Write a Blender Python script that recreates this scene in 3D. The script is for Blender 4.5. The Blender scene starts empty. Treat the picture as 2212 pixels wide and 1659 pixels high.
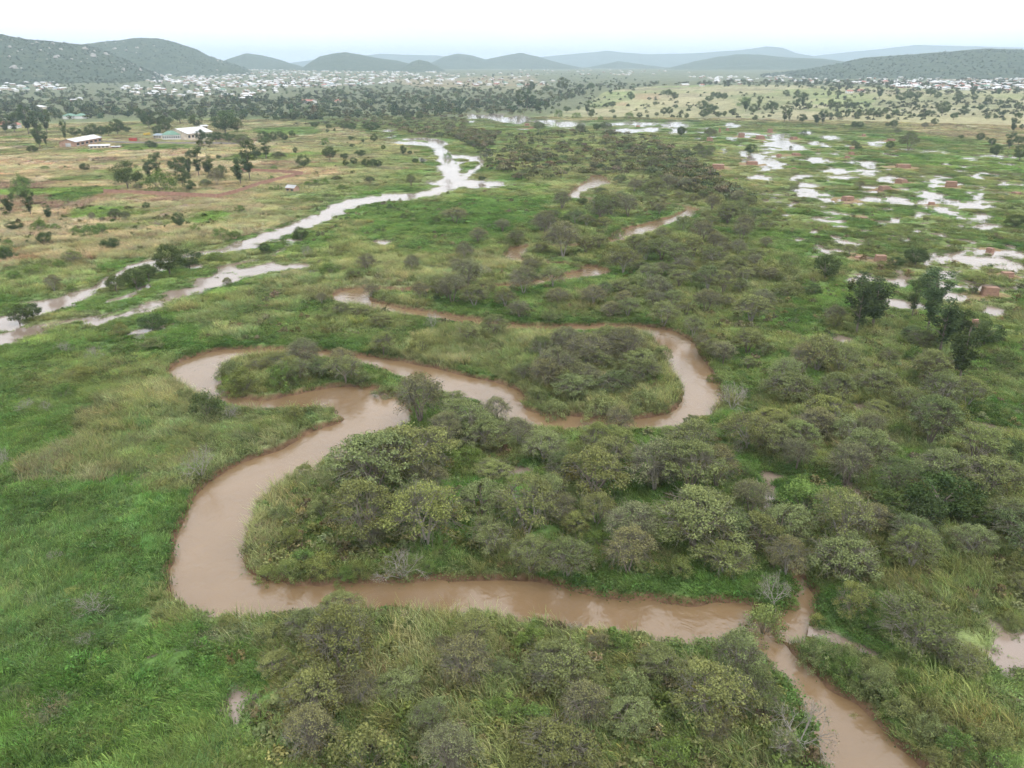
import bpy, math, random
import numpy as np
from mathutils import Vector
R = math.radians
rng = np.random.default_rng(11)
random.seed(5)
scene = bpy.context.scene
C = scene.collection

# ------------------------------------------------------------------ camera
CAM_H, PITCH, F_PX, PW, PH = 60.0, R(22.3), 1671.0, 2212.0, 1659.0
cam_d = bpy.data.cameras.new('camera')
cam_d.sensor_width = 36.0
cam_d.lens = 36.0 * F_PX / PW
cam_d.clip_start, cam_d.clip_end = 1.0, 80000.0
cam = bpy.data.objects.new('camera', cam_d)
cam.location = (0, 0, CAM_H)
cam.rotation_euler = (math.pi / 2 - PITCH, 0, 0)
C.objects.link(cam)
scene.camera = cam

# ------------------------------------------------------------------ overcast sky, sun, exposure
SUN_EL, SUN_AZ = R(58), R(150)
w = bpy.data.worlds.new('World'); scene.world = w; w.use_nodes = True
nt = w.node_tree; nt.nodes.clear()
def NN(nt, t, **kw):
    n = nt.nodes.new(t)
    for k, v in kw.items(): setattr(n, k, v)
    return n
sky = NN(nt, 'ShaderNodeTexSky', sky_type='NISHITA', sun_disc=False)
w.cycles.sampling_method = 'MANUAL'; w.cycles.sample_map_resolution = 128
sky.sun_elevation = SUN_EL; sky.sun_rotation = SUN_AZ; sky.dust_density = 4.0; sky.air_density = 1.5
tc = NN(nt, 'ShaderNodeTexCoord')
mp = NN(nt, 'ShaderNodeMapping'); mp.inputs['Scale'].default_value = (1.0, 1.0, 5.0)
nz = NN(nt, 'ShaderNodeTexNoise'); nz.inputs['Scale'].default_value = 3.2; nz.inputs['Detail'].default_value = 5
rp = NN(nt, 'ShaderNodeValToRGB')
rp.color_ramp.elements[0].position = 0.36; rp.color_ramp.elements[0].color = (1.26, 1.30, 1.36, 1)
rp.color_ramp.elements[1].position = 0.60; rp.color_ramp.elements[1].color = (1.42, 1.43, 1.45, 1)
nt.links.new(tc.outputs['Generated'], mp.inputs[0]); nt.links.new(mp.outputs[0], nz.inputs[0]); nt.links.new(nz.outputs[0], rp.inputs[0])
bg1 = NN(nt, 'ShaderNodeBackground'); bg1.inputs[1].default_value = 0.10
bg2 = NN(nt, 'ShaderNodeBackground'); bg2.inputs[1].default_value = 1.0
mx = NN(nt, 'ShaderNodeMixShader'); mx.inputs[0].default_value = 0.92
out = NN(nt, 'ShaderNodeOutputWorld')
nt.links.new(sky.outputs[0], bg1.inputs[0]); nt.links.new(rp.outputs[0], bg2.inputs[0])
nt.links.new(bg1.outputs[0], mx.inputs[1]); nt.links.new(bg2.outputs[0], mx.inputs[2]); nt.links.new(mx.outputs[0], out.inputs[0])
sd = bpy.data.lights.new('sun', 'SUN'); sd.energy = 1.3; sd.angle = R(35); sd.color = (1.0, 0.97, 0.92)
so = bpy.data.objects.new('sun', sd); C.objects.link(so)
so.rotation_euler = (math.pi / 2 - SUN_EL, 0, math.pi - SUN_AZ); so.location = (0, 0, 900)
vs = scene.view_settings
vs.view_transform = 'Standard'; vs.look = 'None'; vs.exposure = 0.32; vs.gamma = 1.0
cy = scene.cycles
cy.max_bounces = 4; cy.diffuse_bounces = 2; cy.glossy_bounces = 2; cy.transmission_bounces = 2; cy.volume_bounces = 2
cy.transparent_max_bounces = 4; cy.use_light_tree = False; cy.use_denoising = True; cy.use_adaptive_sampling = True; cy.adaptive_threshold = 0.04
cy.caustics_reflective = False; cy.caustics_refractive = False

# ------------------------------------------------------------------ numpy helpers
def sstep(a, b, x):
    t = np.clip((x - a) / (b - a), 0, 1)
    return t * t * (3 - 2 * t)
_h = np.random.default_rng(3).random((256, 256))
def vnoise(x, y):
    xi = np.floor(x).astype(int); yi = np.floor(y).astype(int)
    fx = x - xi; fy = y - yi
    fx = fx * fx * (3 - 2 * fx); fy = fy * fy * (3 - 2 * fy)
    x0 = xi & 255; x1 = (xi + 1) & 255; y0 = yi & 255; y1 = (yi + 1) & 255
    return (_h[x0, y0] * (1 - fx) + _h[x1, y0] * fx) * (1 - fy) + (_h[x0, y1] * (1 - fx) + _h[x1, y1] * fx) * fy
def fbm(x, y, s, o=3, seed=0):
    x = np.asarray(x, float) / s + seed * 17.31; y = np.asarray(y, float) / s + seed * 5.77
    v = 0; a = 1; t = 0
    for i in range(o):
        v = v + a * vnoise(x + i * 31.7, y - i * 12.1); t += a
        a *= 0.5; x = x * 2.03; y = y * 2.03
    return v / t * 2 - 1            # about -1..1
CP, SP = math.cos(PITCH), math.sin(PITCH)
def ray(px, py):
    xc = (np.asarray(px, float) - PW / 2) / F_PX; yc = -(np.asarray(py, float) - PH / 2) / F_PX
    return xc, CP + yc * SP, -SP + yc * CP
def broad(x, y):
    """large-scale lie of the land: flat flood plain, gently rising towards the town, a low dry rise on one side"""
    r = np.hypot(x, y)
    t = np.interp(r, [0, 1350, 2000, 3200, 5000, 9000, 22000], [0, 0, 5, 22, 39, 51, 57])
    k = 17 * np.exp(-0.5 * (((x - 620) / 620) ** 2 + ((y - 1850) / 480) ** 2)) * sstep(980, 1700, r)
    l = 0.0
    return t + k + l
def gp(px, py, z=None):
    """photo position (2212x1659) -> point on the ground"""
    dx, dy, dz = ray(px, py)
    dz = np.minimum(dz, -0.004)
    t = CAM_H / -dz
    if z is None:
        for _ in range(30):
            h = broad(dx * t, dy * t)
            t = 0.5 * t + 0.5 * np.maximum((CAM_H - h) / -dz, 30)
    else:
        t = (CAM_H - z) / -dz
    return dx * t, dy * t
def proj(x, y, z=0):
    dz = np.asarray(z, float) - CAM_H
    d = y * CP - dz * SP; u = y * SP + dz * CP
    d = np.maximum(d, 1e-3)
    return PW / 2 + F_PX * x / d, PH / 2 - F_PX * u / d, d
def depth_at(x, y, z=0): return y * CP - (z - CAM_H) * SP
def in_poly(x, y, poly):
    x = np.asarray(x, float); y = np.asarray(y, float)
    c = np.zeros(x.shape, bool)
    n = len(poly)
    for i in range(n):
        x1, y1 = poly[i]; x2, y2 = poly[(i + 1) % n]
        if y1 == y2: continue
        m = (y1 > y) != (y2 > y)
        c ^= m & (x < (x2 - x1) * (y - y1) / (y2 - y1) + x1)
    return c
def gpoly(pts): return [tuple(float(v) for v in gp(a, b)) for a, b in pts]
def T(c, r, zx, zy): return c * 553 + zx / 4.0, r * 414.75 + zy / 4.0     # tile reading -> photo position

def catmull(P, n):
    P = np.asarray(P, float); out = []
    Q = np.vstack([2 * P[0] - P[1], P, 2 * P[-1] - P[-2]])
    for i in range(1, len(Q) - 2):
        p0, p1, p2, p3 = Q[i - 1:i + 3]
        for k in range(n):
            t = k / n
            out.append(0.5 * (2 * p1 + (p2 - p0) * t + (2 * p0 - 5 * p1 + 4 * p2 - p3) * t * t + (3 * p1 - p0 - 3 * p2 + p3) * t ** 3))
    out.append(P[-1])
    return np.array(out)
def line_sdf(x, y, pts, hw, reach, out=None, rel=False):
    """distance to a polyline of varying half width (negative in the water); rel: in half widths"""
    d = np.full(x.shape, 1e6) if out is None else out
    for i in range(len(pts) - 1):
        a, b = pts[i], pts[i + 1]
        m = reach + max(hw[i], hw[i + 1])
        s = np.nonzero((x > min(a[0], b[0]) - m) & (x < max(a[0], b[0]) + m) & (y > min(a[1], b[1]) - m) & (y < max(a[1], b[1]) + m))
        if len(s[0]) == 0: continue
        X = x[s]; Y = y[s]
        ex, ey = b[0] - a[0], b[1] - a[1]
        t = np.clip(((X - a[0]) * ex + (Y - a[1]) * ey) / (ex * ex + ey * ey + 1e-9), 0, 1)
        dd = np.hypot(X - a[0] - t * ex, Y - a[1] - t * ey)
        h = hw[i] + (hw[i + 1] - hw[i]) * t
        v = (dd / h - 1) if rel else dd - h
        d[s] = np.minimum(d[s], v)
    return d

# ------------------------------------------------------------------ water courses, read from the photograph
RIVER_Z, FLOOD_Z = -0.9, -0.28
BANKS = [  # pairs of bank points
 (1800,1760,2080,1760),(1782,1650,1965,1650),(1755,1570,1885,1560),(1715,1502,1802,1507),(1668,1446,1738,1437),(1640,1416,1672,1378),(1608,1400,1614,1342),
 (1580,1390,1596,1308),(1500,1388,1500,1318),(1400,1380,1400,1301),(1290,1372,1290,1290),(1180,1352,1180,1264),(1060,1332,1070,1258),
 (940,1326,940,1256),(830,1320,830,1263),(720,1322,720,1264),(600,1338,622,1258),(480,1336,547,1246),(400,1312,515,1222),(374,1250,512,1190),
 (388,1160,530,1140),(415,1090,575,1072),(475,1044,640,1014),(570,1002,720,992),(652,952,800,968),(727,920,866,928),(744,900,882,884),
 (700,884,795,838),(622,884,680,852),(550,892,590,866),(488,878,520,858),(425,852,480,838),(378,816,470,815),(390,785,478,800),(440,766,515,782),
 (530,757,558,774),(620,757,632,772),(722,764,712,780),(822,774,800,796),(902,788,865,816),(982,807,920,842),(1062,825,990,864),(1096,842,1060,880),
 (1102,872,1078,902),(1150,892,1120,920),(1232,900,1220,930),(1330,906,1330,932),(1422,902,1424,932),(1470,886,1502,916),(1476,856,1560,866),
 (1456,820,1542,815),(1441,780,1517,775),(1430,750,1482,735),(1405,727,1442,714),(1330,718,1350,704),(1240,721,1246,705),(1120,718,1122,703),
 (1000,703,1002,688),(920,692,927,675),(850,680,862,666),(790,667,822,656),(735,660,800,650),(716,645,795,642),(744,629,806,636),(820,625,830,633),
 (910,626,912,634),(1020,622,1022,630),(1130,612,1134,622),(1220,608,1226,594),(1275,603,1268,586),(1305,588,1270,580),(1240,572,1240,579),(1150,566,1155,573),
 (1090,566,1125,562),(1098,542,1134,548),(1140,531,1150,538),(1240,530,1242,537),(1325,526,1332,516),(1372,514,1360,496),(1420,494,1405,482),(1470,480,1450,470),
 (1500,468,1470,460),(1502,454,1482,450),(1440,446,1440,441),(1340,440,1340,435),(1242,432,1250,426),(1232,421,1252,416),(1280,408,1268,398),(1302,404,1280,390),(1302,384,1278,380)]
bl = np.array(gp([b[0] for b in BANKS], [b[1] for b in BANKS], RIVER_Z)).T
br = np.array(gp([b[2] for b in BANKS], [b[3] for b in BANKS], RIVER_Z)).T
rc = catmull(np.hstack([(bl + br) / 2, np.linalg.norm(bl - br, axis=1)[:, None] / 2]), 6)
RIV, RHW = rc[:, :2], np.maximum(rc[:, 2] * np.interp(np.arange(len(rc)), [0, 420, 470, len(rc)], [1, 1, .8, .55]), 1.3)
SIDE = [((1708,1372),1.3),((1720,1335),1.0),((1737,1300),1.0),((1735,1268),.95),((1715,1242),.8),((1688,1225),.7)]
sp_ = np.array([gp(a, b, RIVER_Z) for (a, b), _ in SIDE]); sc_ = catmull(np.hstack([sp_, np.array([[h] for _, h in SIDE])]), 6)
def river_d(x, y):
    d = line_sdf(x, y, RIV, RHW, 14)
    d = line_sdf(x, y, sc_[:, :2], sc_[:, 2], 10, d)
    return d + 0.5 * fbm(x, y, 3.0, 2, 4) + 0.5 * fbm(x, y, 9, 1, 6)
STREAMS = [  # flooded side channels: (photo position, half width in photo px measured down the picture)
 [(885,308,4),(925,312,5),(950,322,6),(962,345,7),(972,368,9),(985,388,9),(968,404,9),(910,418,7),(850,425,7),(790,433,8),(735,448,9),(690,470,10),(635,490,10),(575,510,10),(520,532,9),(460,545,6),(425,552,4)],
 [(425,552,4),(360,560,5),(320,565,7),(262,590,6),(215,620,8),(150,645,11),(90,668,13),(20,688,14),(-70,715,15)],
 [(990,386,6),(1020,370,4),(1040,352,3),(1010,340,4),(975,338,4)],[(985,395,7),(1040,398,6),(1070,395,3)],
 [(960,312,4),(925,300,3),(890,300,2)],[(1000,350,3),(1025,345,3),(1032,336,3)],
 [(645,572,5),(590,578,8),(545,585,10),(490,600,11),(420,625,11),(350,650,10),(280,675,9),(205,697,7)],
 [(260,668,3),(180,690,4),(100,700,6),(40,722,9),(-70,745,12)],
 [(640,520,2),(600,545,2),(550,560,2),(480,575,2)],
 [(245,620,3),(180,632,3),(100,650,3),(40,655,3)],[(330,612,2),(270,640,2),(230,655,2)]]
POOLS = {  # tile (column,row): x y rx ry in tile readings
(3,0):'80 1180 90 30,100 1250 120 40,240 1280 90 25,550 1190 80 18,390 1235 50 15,500 1260 40 12,580 1325 45 14,940 1240 60 22,410 1380 100 28,50 1410 80 50,150 1420 40 15,590 1480 110 28,870 1400 60 12,920 1425 30 15,880 1480 100 30,1090 1530 90 20,600 1530 110 20,1470 1570 90 32,2040 1580 60 20,270 1520 90 18,180 1550 60 12,350 1600 70 25,310 1640 80 20,890 1610 70 12,520 1555 30 10,1780 1610 60 8,330 1150 55 14,700 1260 40 9',
(2,0):'70 1030 90 26,300 1050 100 15,470 1075 130 25,60 1060 60 15,880 1070 100 12,1100 1070 120 18,1000 1130 120 20,1200 1120 80 15,1400 1080 90 26,1430 1130 60 22,1620 1195 40 8,1700 1110 50 10,1900 1080 60 18,2070 1155 100 12,1920 1200 40 12,1830 1290 30 12,2100 1360 90 30,2140 1390 60 25,2000 1340 30 12,1290 1335 45 12,2160 1530 90 20,2190 1460 40 15,100 1118 40 6,1650 1140 50 8',
(1,0):'1900 1000 100 20,2050 1000 110 22,2160 1030 80 22,1640 998 22 5,1860 1050 35 8,970 1065 40 5,1140 1128 50 10,1190 1178 30 10,1110 1190 22 4,1440 1385 40 20,1240 1220 30 4',
(3,1):'400 15 110 25,870 55 75 18,1120 60 80 22,1200 100 50 12,1405 40 70 35,1390 90 60 15,1720 112 110 25,1590 180 80 25,1500 150 60 20,1855 220 70 25,1090 240 50 20,1470 367 80 12,1110 385 70 10,700 440 100 22,260 415 40 22,425 465 40 18,490 510 60 15,470 570 80 12,2080 520 110 30,1700 590 200 35,1970 575 110 18,2120 640 90 30,1430 680 80 40,1600 715 90 10,900 740 110 45,1140 780 80 40,1300 765 70 15,1500 800 60 35,2160 950 60 12,650 1290 80 40,590 1240 40 20,910 1340 45 30,2190 1160 30 12,2080 1350 25 12,430 825 60 15,2000 5 60 10,560 830 60 10',
(3,2):'2190 240 50 40,870 210 90 35,700 870 80 40,760 920 50 60,100 790 100 45,20 950 34 140,1400 690 60 40,430 490 25 60',
(3,3):'2210 640 190 190,2050 560 60 60,1900 700 120 60,1040 480 26 90',
(2,2):'60 740 110 60,1970 550 70 50,2190 560 40 20',(1,2):'2180 760 70 70',
(1,1):'1110 440 80 18,1215 383 25 6,1510 462 35 8,280 420 60 14,1640 95 30 8,1430 70 60 8,340 120 90 4,280 146 80 4',
(0,1):'1250 1190 110 22,1460 1140 50 14,1960 660 60 18,1790 740 70 10,1680 640 60 16,1720 520 90 14,1350 660 60 24',
(0,2):'80 880 90 24,1180 840 90 16,960 790 40 40',
(0,3):'890 590 100 22,1330 500 80 26,1310 680 50 16,180 1030 80 16,760 1090 60 26,1080 670 80 14,1530 1190 40 14,1010 1480 70 30,110 980 50 14'}
PONDS = [(3,1,1150,962,190,40),(3,1,1600,908,118,38),(3,1,1940,1022,100,38),(3,2,1900,368,185,38)]   # clear-edged clay pits
MUDS = [(0,3,2050,1010,95,95),(0,3,2000,1160,100,110)]
ell = []
def add_ell(c, r, zx, zy, rx, ry, kind):
    px, py = T(c, r, zx, zy)
    x, y = gp(px, py); x1, y1 = gp(px + rx / 4, py); x2, y2 = gp(px, py + ry / 4); x3, y3 = gp(px, py - ry / 4)
    ang = math.atan2(x, y)
    ell.append((float((x2 + x3) / 2), float((y2 + y3) / 2), ang, float(np.hypot(x1 - x, y1 - y)), float(np.hypot(x2 - x3, y2 - y3)) / 2, kind))
for (c, r), s in POOLS.items():
    for q in s.split(','):
        add_ell(c, r, *[float(v) for v in q.split()], 1 if (c, r) == (0, 3) else 0)
g_ = np.random.default_rng(71); RP = [(1520,285),(1700,300),(2250,340),(2250,640),(1900,600),(1760,540),(1640,430),(1560,330)]
while len(ell) < 520:                        # many small puddles between the larger ones
    a_, b_ = g_.uniform(1500, 2250), 285 + 360 * g_.random() ** .8
    if in_poly(np.array([a_]), np.array([b_]), RP)[0] and g_.random() < .35 + .65 * (fbm(a_, b_ * 2, 120, 2, 5) > .0): add_ell(0, 0, a_ * 4, b_ * 4, g_.uniform(18, 60), g_.uniform(5, 13), 0)
for q in PONDS: add_ell(*q, 1)
for q in MUDS: add_ell(*q, 2)
CREEK = catmull(np.hstack([np.array([gp(*T(3, 3, a, b)) for a, b in [(440,480),(520,510),(620,560),(700,600),(800,625),(890,660)]]), np.array([[.9],[1.0],[1.1],[.9],[1.0],[.8]])]), 5)
def flood_f(x, y):
    """above 0: standing water"""
    F = np.full(x.shape, -5.0); S_ = np.full(x.shape, -5.0); hard = np.full(x.shape, -5.0)
    for cx, cy, a, rx, ry, k in ell:
        m = 2.2 * max(rx, ry)
        s = np.nonzero((np.abs(x - cx) < m) & (np.abs(y - cy) < m))
        if len(s[0]) == 0: continue
        X = x[s] - cx; Y = y[s] - cy
        u = X * math.cos(a) - Y * math.sin(a); v = X * math.sin(a) + Y * math.cos(a)
        e = 1 - np.hypot(u / rx, v / ry)
        if k == 0: F[s] = np.maximum(F[s], e)
        else: hard[s] = np.maximum(hard[s], e + 0.15 * fbm(x[s], y[s], max(rx, ry) * .5, 2, 8))
    for st in STREAMS:
        pts = np.array([gp(a, b) for a, b, _ in st])
        pn = np.array([gp(a + 0, b + h) for a, b, h in st])
        # half width across the course: scale the down-picture extent by the course's slant
        tan = np.gradient(pts, axis=0); tan /= np.linalg.norm(tan, axis=1)[:, None] + 1e-9
        dv = pn - pts
        hw = np.abs(dv[:, 0] * -tan[:, 1] + dv[:, 1] * tan[:, 0])
        pl = np.array([gp(a + 2.2 * h, b) for a, b, h in st]) - pts; hw = np.maximum(hw, np.abs(pl[:, 0] * -tan[:, 1] + pl[:, 1] * tan[:, 0])); hw = np.maximum(hw, 1.2)
        cc = catmull(np.hstack([pts, hw[:, None]]), 5)
        g = np.full(x.shape, 1e6); g = line_sdf(x, y, cc[:, :2], np.maximum(cc[:, 2], 1.0), 25, g, True)
        S_ = np.maximum(S_, -np.minimum(g, 6.0) * 0.8)
    g = line_sdf(x, y, CREEK[:, :2], CREEK[:, 2], 4, None, True); hard = np.maximum(hard, -np.minimum(g, 6.0) * .6)
    r = np.hypot(x, y)
    n = 1.2 * fbm(x, y, 6.5, 3, 1) + 1.0 * fbm(x, y, 3.0, 2, 2) * (.35 + .65 * sstep(650, 250, r))
    S_ = np.where(S_ > -4, S_ + .55 * n + .14, S_)
    return np.maximum(np.maximum(np.where(F > -4, F * 1.1 + n + 0.04 + .2 * sstep(480, 380, r), F), S_), hard)
def relief(x, y):
    r = np.hypot(x, y)
    return 0.16 * fbm(x, y, 11, 3, 9) + 0.35 * fbm(x, y, 70, 2, 10) * sstep(60, 200, r) * 0.4 + fbm(x, y, 260, 3, 12) * 5.0 * sstep(1300, 3500, r) + 0.18
def height(x, y, d=None, F=None):
    if d is None: d = river_d(x, y)
    if F is None: F = flood_f(x, y)
    near = np.maximum(sstep(-1.2, -0.3, F), sstep(9, 2, d))
    z = relief(x, y) * (1 - 0.8 * near) + broad(x, y)
    z = z - 0.85 * sstep(-0.35, 0.35, F)
    z = np.where(F > 0.0, np.minimum(z, FLOOD_Z - 0.02 - 0.1 * np.minimum(F, 1)), z)
    b = np.interp(d, [-3, -0.6, 0.0, 0.75, 1.6], [-1.9, -1.55, -1.0, -0.12, 0.0])
    z = np.where(d < 1.6, np.minimum(z, b + 0.10 * sstep(0.5, 1.6, d)), z)
    return z

# ------------------------------------------------------------------ land cover colours (real base colours of what grows there)
COL = {k: np.array(v) for k, v in dict(
 GREEN=(.112,.215,.055), DEEP=(.125,.208,.070), LIME=(.160,.275,.065), OLIVE=(.220,.250,.105), REED=(.262,.275,.138), MARSH=(.178,.235,.085),
 TAN=(.375,.335,.200), DRY=(.285,.285,.155), PALE=(.44,.39,.26), MUD=(.20,.165,.145), DIRT=(.31,.19,.12), PLOUGH=(.28,.22,.17), FAR=(.150,.165,.100), BANK=(.17,.105,.065)).items()}
ZONES = [  # (colour, opacity, patchiness scale m, polygon in photo positions)
 ('DRY',.85,40,[(-200,265),(0,268),(250,262),(430,255),(640,262),(720,275),(850,300),(905,335),(880,385),(780,425),(700,445),(620,480),(560,500),(480,520),(330,545),(150,600),(-200,640)]),
 ('TAN',.8,60,[(-200,290),(200,300),(560,300),(760,345),(870,365),(760,400),(620,420),(300,440),(-200,455)]),
 ('TAN',.8,25,[(-200,470),(120,450),(330,448),(420,480),(300,545),(120,560),(-200,600)]),
 ('GREEN',.55,25,[(560,425),(640,400),(850,330),(900,330),(880,390),(800,425),(690,460),(600,490)]),
 ('GREEN',.85,0,[(82,434),(130,418),(225,415),(195,433),(150,441)]),('LIME',.9,0,[(147,470),(217,452),(280,445),(232,465),(240,478),(185,476)]),
 ('LIME',.8,0,[(290,462),(347,452),(327,462),(300,472)]),('LIME',.9,0,[(422,472),(437,460),(525,460),(475,482),(425,485)]),
 ('GREEN',.8,0,[(262,312),(422,312),(412,322),(250,318)]),('LIME',.5,0,[(200,370),(312,362),(300,380),(215,377)]),
 ('GREEN',.75,0,[(553,278),(683,275),(693,290),(628,293),(553,288)]),('PLOUGH',.8,0,[(100,440),(160,442),(220,446),(107,458)]),('PLOUGH',.6,0,[(560,348),(690,352),(640,362),(553,366)]),
 ('PLOUGH',.7,0,[(0,428),(70,436),(60,458),(0,462)]),('DIRT',.6,8,[(30,545),(110,540),(100,565),(20,570)]),
 ('PALE',.7,0,[(-200,335),(70,345),(200,350),(170,365),(-200,380)]),('PALE',.7,15,[(280,425),(410,428),(400,440),(250,440)]),('PALE',.6,0,[(600,365),(740,368),(700,385),(590,378)]),
 # right-hand dry rise
 ('DRY',.9,80,[(1150,255),(1250,235),(1300,200),(1420,185),(1700,185),(2000,190),(2400,195),(2400,320),(2212,325),(2100,300),(1950,285),(1850,270),(1600,262),(1400,258),(1250,262)]),
 ('TAN',.7,120,[(1280,240),(1400,200),(1560,195),(1600,235),(1500,255),(1350,252)]),('TAN',.8,90,[(1650,245),(1900,240),(2212,250),(2400,270),(2300,320),(2150,300),(1960,285),(1900,265),(1750,255)]),
 ('DIRT',.45,0,[(1328,222),(1358,222),(1358,230),(1328,230)]),('DIRT',.4,0,[(1371,202),(1423,202),(1425,216),(1366,217)]),('LIME',.35,30,[(1316,198),(1368,198),(1366,213),(1310,213)]),
 ('LIME',.35,30,[(1750,205),(1900,205),(1880,230),(1760,225)]),
 ('LIME',.8,12,[(1905,345),(1960,333),(2060,335),(2300,352),(2300,374),(2059,372),(2010,358)]),
 # town ground
 ('PALE',.35,150,[(840,170),(1150,165),(1200,190),(1110,200),(900,190)]),('DIRT',.3,120,[(840,172),(1150,165),(1180,185),(900,190)]),
 ('DIRT',.4,90,[(1980,158),(2300,140),(2300,175),(2050,175)]),
 # wet grass of the flood plain
 ('GREEN',.9,22,[(-400,720),(100,715),(400,690),(640,600),(700,620),(640,690),(720,720),(900,760),(640,758),(440,765),(375,800),(380,840),(250,850),(120,900),(80,1010),(300,1050),(470,1045),(420,1090),(375,1250),(410,1330),(520,1420),(560,1560),(520,1700),(-400,1800)]),
 ('DEEP',.85,14,[(-400,1060),(200,1060),(400,1110),(380,1330),(250,1400),(-400,1480)]),
 ('GREEN',.8,14,[(150,1400),(420,1335),(620,1400),(560,1660),(-300,1700),(-300,1500)]),
 ('GREEN',.75,30,[(780,470),(900,440),(1080,420),(1180,440),(1180,470),(1080,520),(960,560),(820,540)]),
 ('GREEN',.95,10,[(940,1100),(1010,1030),(1130,980),(1250,950),(1200,1040),(1080,1100),(1050,1160),(1050,1240),(950,1245)]),
 ('GREEN',.95,10,[(1290,1110),(1420,1040),(1500,1020),(1400,1120),(1330,1150)]),
 ('GREEN',.9,12,[(1510,920),(1560,870),(1620,880),(1560,960),(1700,1030),(1850,1040),(1860,1090),(1750,1110),(1670,1100),(1620,1000)]),
 ('GREEN',.9,12,[(1510,770),(1560,740),(1700,760),(1800,830),(1700,850),(1580,850)]),
 ('LIME',.7,12,[(1740,1390),(1800,1360),(1880,1380),(2000,1460),(2212,1480),(2400,1560),(2400,1700),(2212,1659),(2100,1560),(1990,1480),(1900,1440)]),
 ('GREEN',.9,12,[(1740,1290),(1900,1240),(1960,1340),(2000,1440),(1900,1420),(1760,1370)]),
 ('GREEN',.85,12,[(1130,1255),(1300,1290),(1480,1315),(1600,1300),(1600,1240),(1300,1230)]),
 ('GREEN',.8,14,[(2080,860),(2300,850),(2300,940),(2130,920)]),('LIME',.5,14,[(1700,640),(1860,620),(2212,690),(2212,760),(2050,740),(1850,690)]),
 # reed beds
 ('REED',.85,12,[(90,1000),(130,920),(240,860),(400,830),(520,890),(720,890),(700,930),(560,990),(470,1030),(300,1040),(110,1025)]),
 ('REED',.7,14,[(380,700),(560,600),(800,560),(1050,540),(1150,560),(1000,620),(720,640),(560,740),(420,740)]),
 ('REED',.6,12,[(850,760),(960,700),(1230,725),(1420,720),(1440,800),(1470,860),(1350,895),(1150,880),(1100,830)]),
 ('REED',.7,10,[(510,1220),(530,1140),(600,1045),(720,990),(800,985),(760,1040),(640,1110),(600,1200),(560,1240)]),
 ('REED',.55,9,[(830,1340),(1060,1330),(1120,1400),(1260,1380),(1400,1400),(1640,1480),(1700,1600),(1750,1700),(900,1700),(820,1500)]),
 ('REED',.6,10,[(1740,1390),(1830,1440),(1960,1520),(2000,1600),(2100,1700),(1990,1659),(1900,1570),(1800,1500)]),
 ('REED',.6,12,[(1860,900),(2000,880),(2120,930),(2180,960),(2000,980),(1900,960)]),('REED',.5,12,[(2060,790),(2300,770),(2300,850),(2100,840)]),
 ('PALE',.32,4,[(85,1012),(150,1024),(240,1032),(340,1040),(350,1050),(250,1046),(150,1036),(85,1026)]),('MUD',.7,5,[(400,1395),(470,1375),(600,1360),(560,1385),(470,1400)]),('MUD',.6,5,[(20,1490),(120,1470),(200,1500),(150,1520),(40,1510)]),
 ('REED',.45,40,[(1000,300),(1300,280),(1700,330),(1800,420),(1500,470),(1200,420)])]
STACKS = '3 1 700 76 130 40,3 1 980 604 132 62,3 1 800 574 125 14,3 1 1935 514 95 42,3 1 2080 744 135 54,3 1 1930 910 190 88,3 1 1795 1186 95 86,3 1 1420 112 70 26,3 1 2160 22 100 28,3 1 845 232 100 22,3 1 940 905 60 22,3 0 250 1346 100 24,3 0 230 1206 75 24,3 0 440 1306 48 18,3 0 730 1292 52 24,3 0 725 1338 60 26,3 0 690 1368 60 22,3 0 830 1180 40 22,3 0 1070 1222 90 22,3 0 1115 1316 48 14,3 0 1180 1456 165 36,3 0 1165 1588 132 40,3 0 1595 1620 132 52,3 0 1020 1650 142 42,3 0 230 1468 70 22,3 0 20 1146 60 34,3 0 100 1346 60 16,2 0 1795 1144 24 40,2 0 1865 1136 40 30,2 0 1985 1186 72 40,2 0 2150 1204 95 36,2 0 1710 1226 78 38,2 0 1790 1466 155 44,2 0 2080 1426 135 32,2 0 1265 1234 34 14,2 0 1935 1560 40 20,2 0 2040 1560 34 12,2 0 130 1086 60 20,2 0 170 1110 50 16,2 0 1090 1096 46 14,3 0 1545 1430 60 10'
STK = []
for q in STACKS.split(','):
    c, r, zx, zy, wz, hz = [float(k) for k in q.split()]; px, py = T(c, r, zx, zy); x, y = gp(px, py); STK.append((px, py, float(x), float(y), depth_at(float(x), float(y)), wz, hz))
def by_stack(x, y):
    """trampled earth round the brick stacks: 1 at the stack, 0 away from it"""
    a = np.zeros(x.shape)
    for px, py, sx, sy, d, wz, hz in STK:
        q = wz / 4 * d / F_PX * .95 + .8
        n = np.nonzero((np.abs(x - sx) < 2 * q) & (np.abs(y - sy - q * .4) < 2 * q))
        if len(n[0]): a[n] = np.maximum(a[n], 1 - np.hypot(x[n] - sx, y[n] - sy - q * .4) / q * (.8 + .5 * fbm(x[n], y[n], 2.5, 2, 70)))
    return sstep(0.0, .45, a)
ZP = [(COL[c], o, s, gpoly(p)) for c, o, s, p in ZONES]
PARCEL = {2: (.32, 46, 17, .8), 1: (.15, 70, 26, .8), 0: (.22, 60, 30, .3), [i for i, z in enumerate(ZONES) if z[3][0] == (1150, 255)][0]: (.5, 150, 70, .4)}
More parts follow.
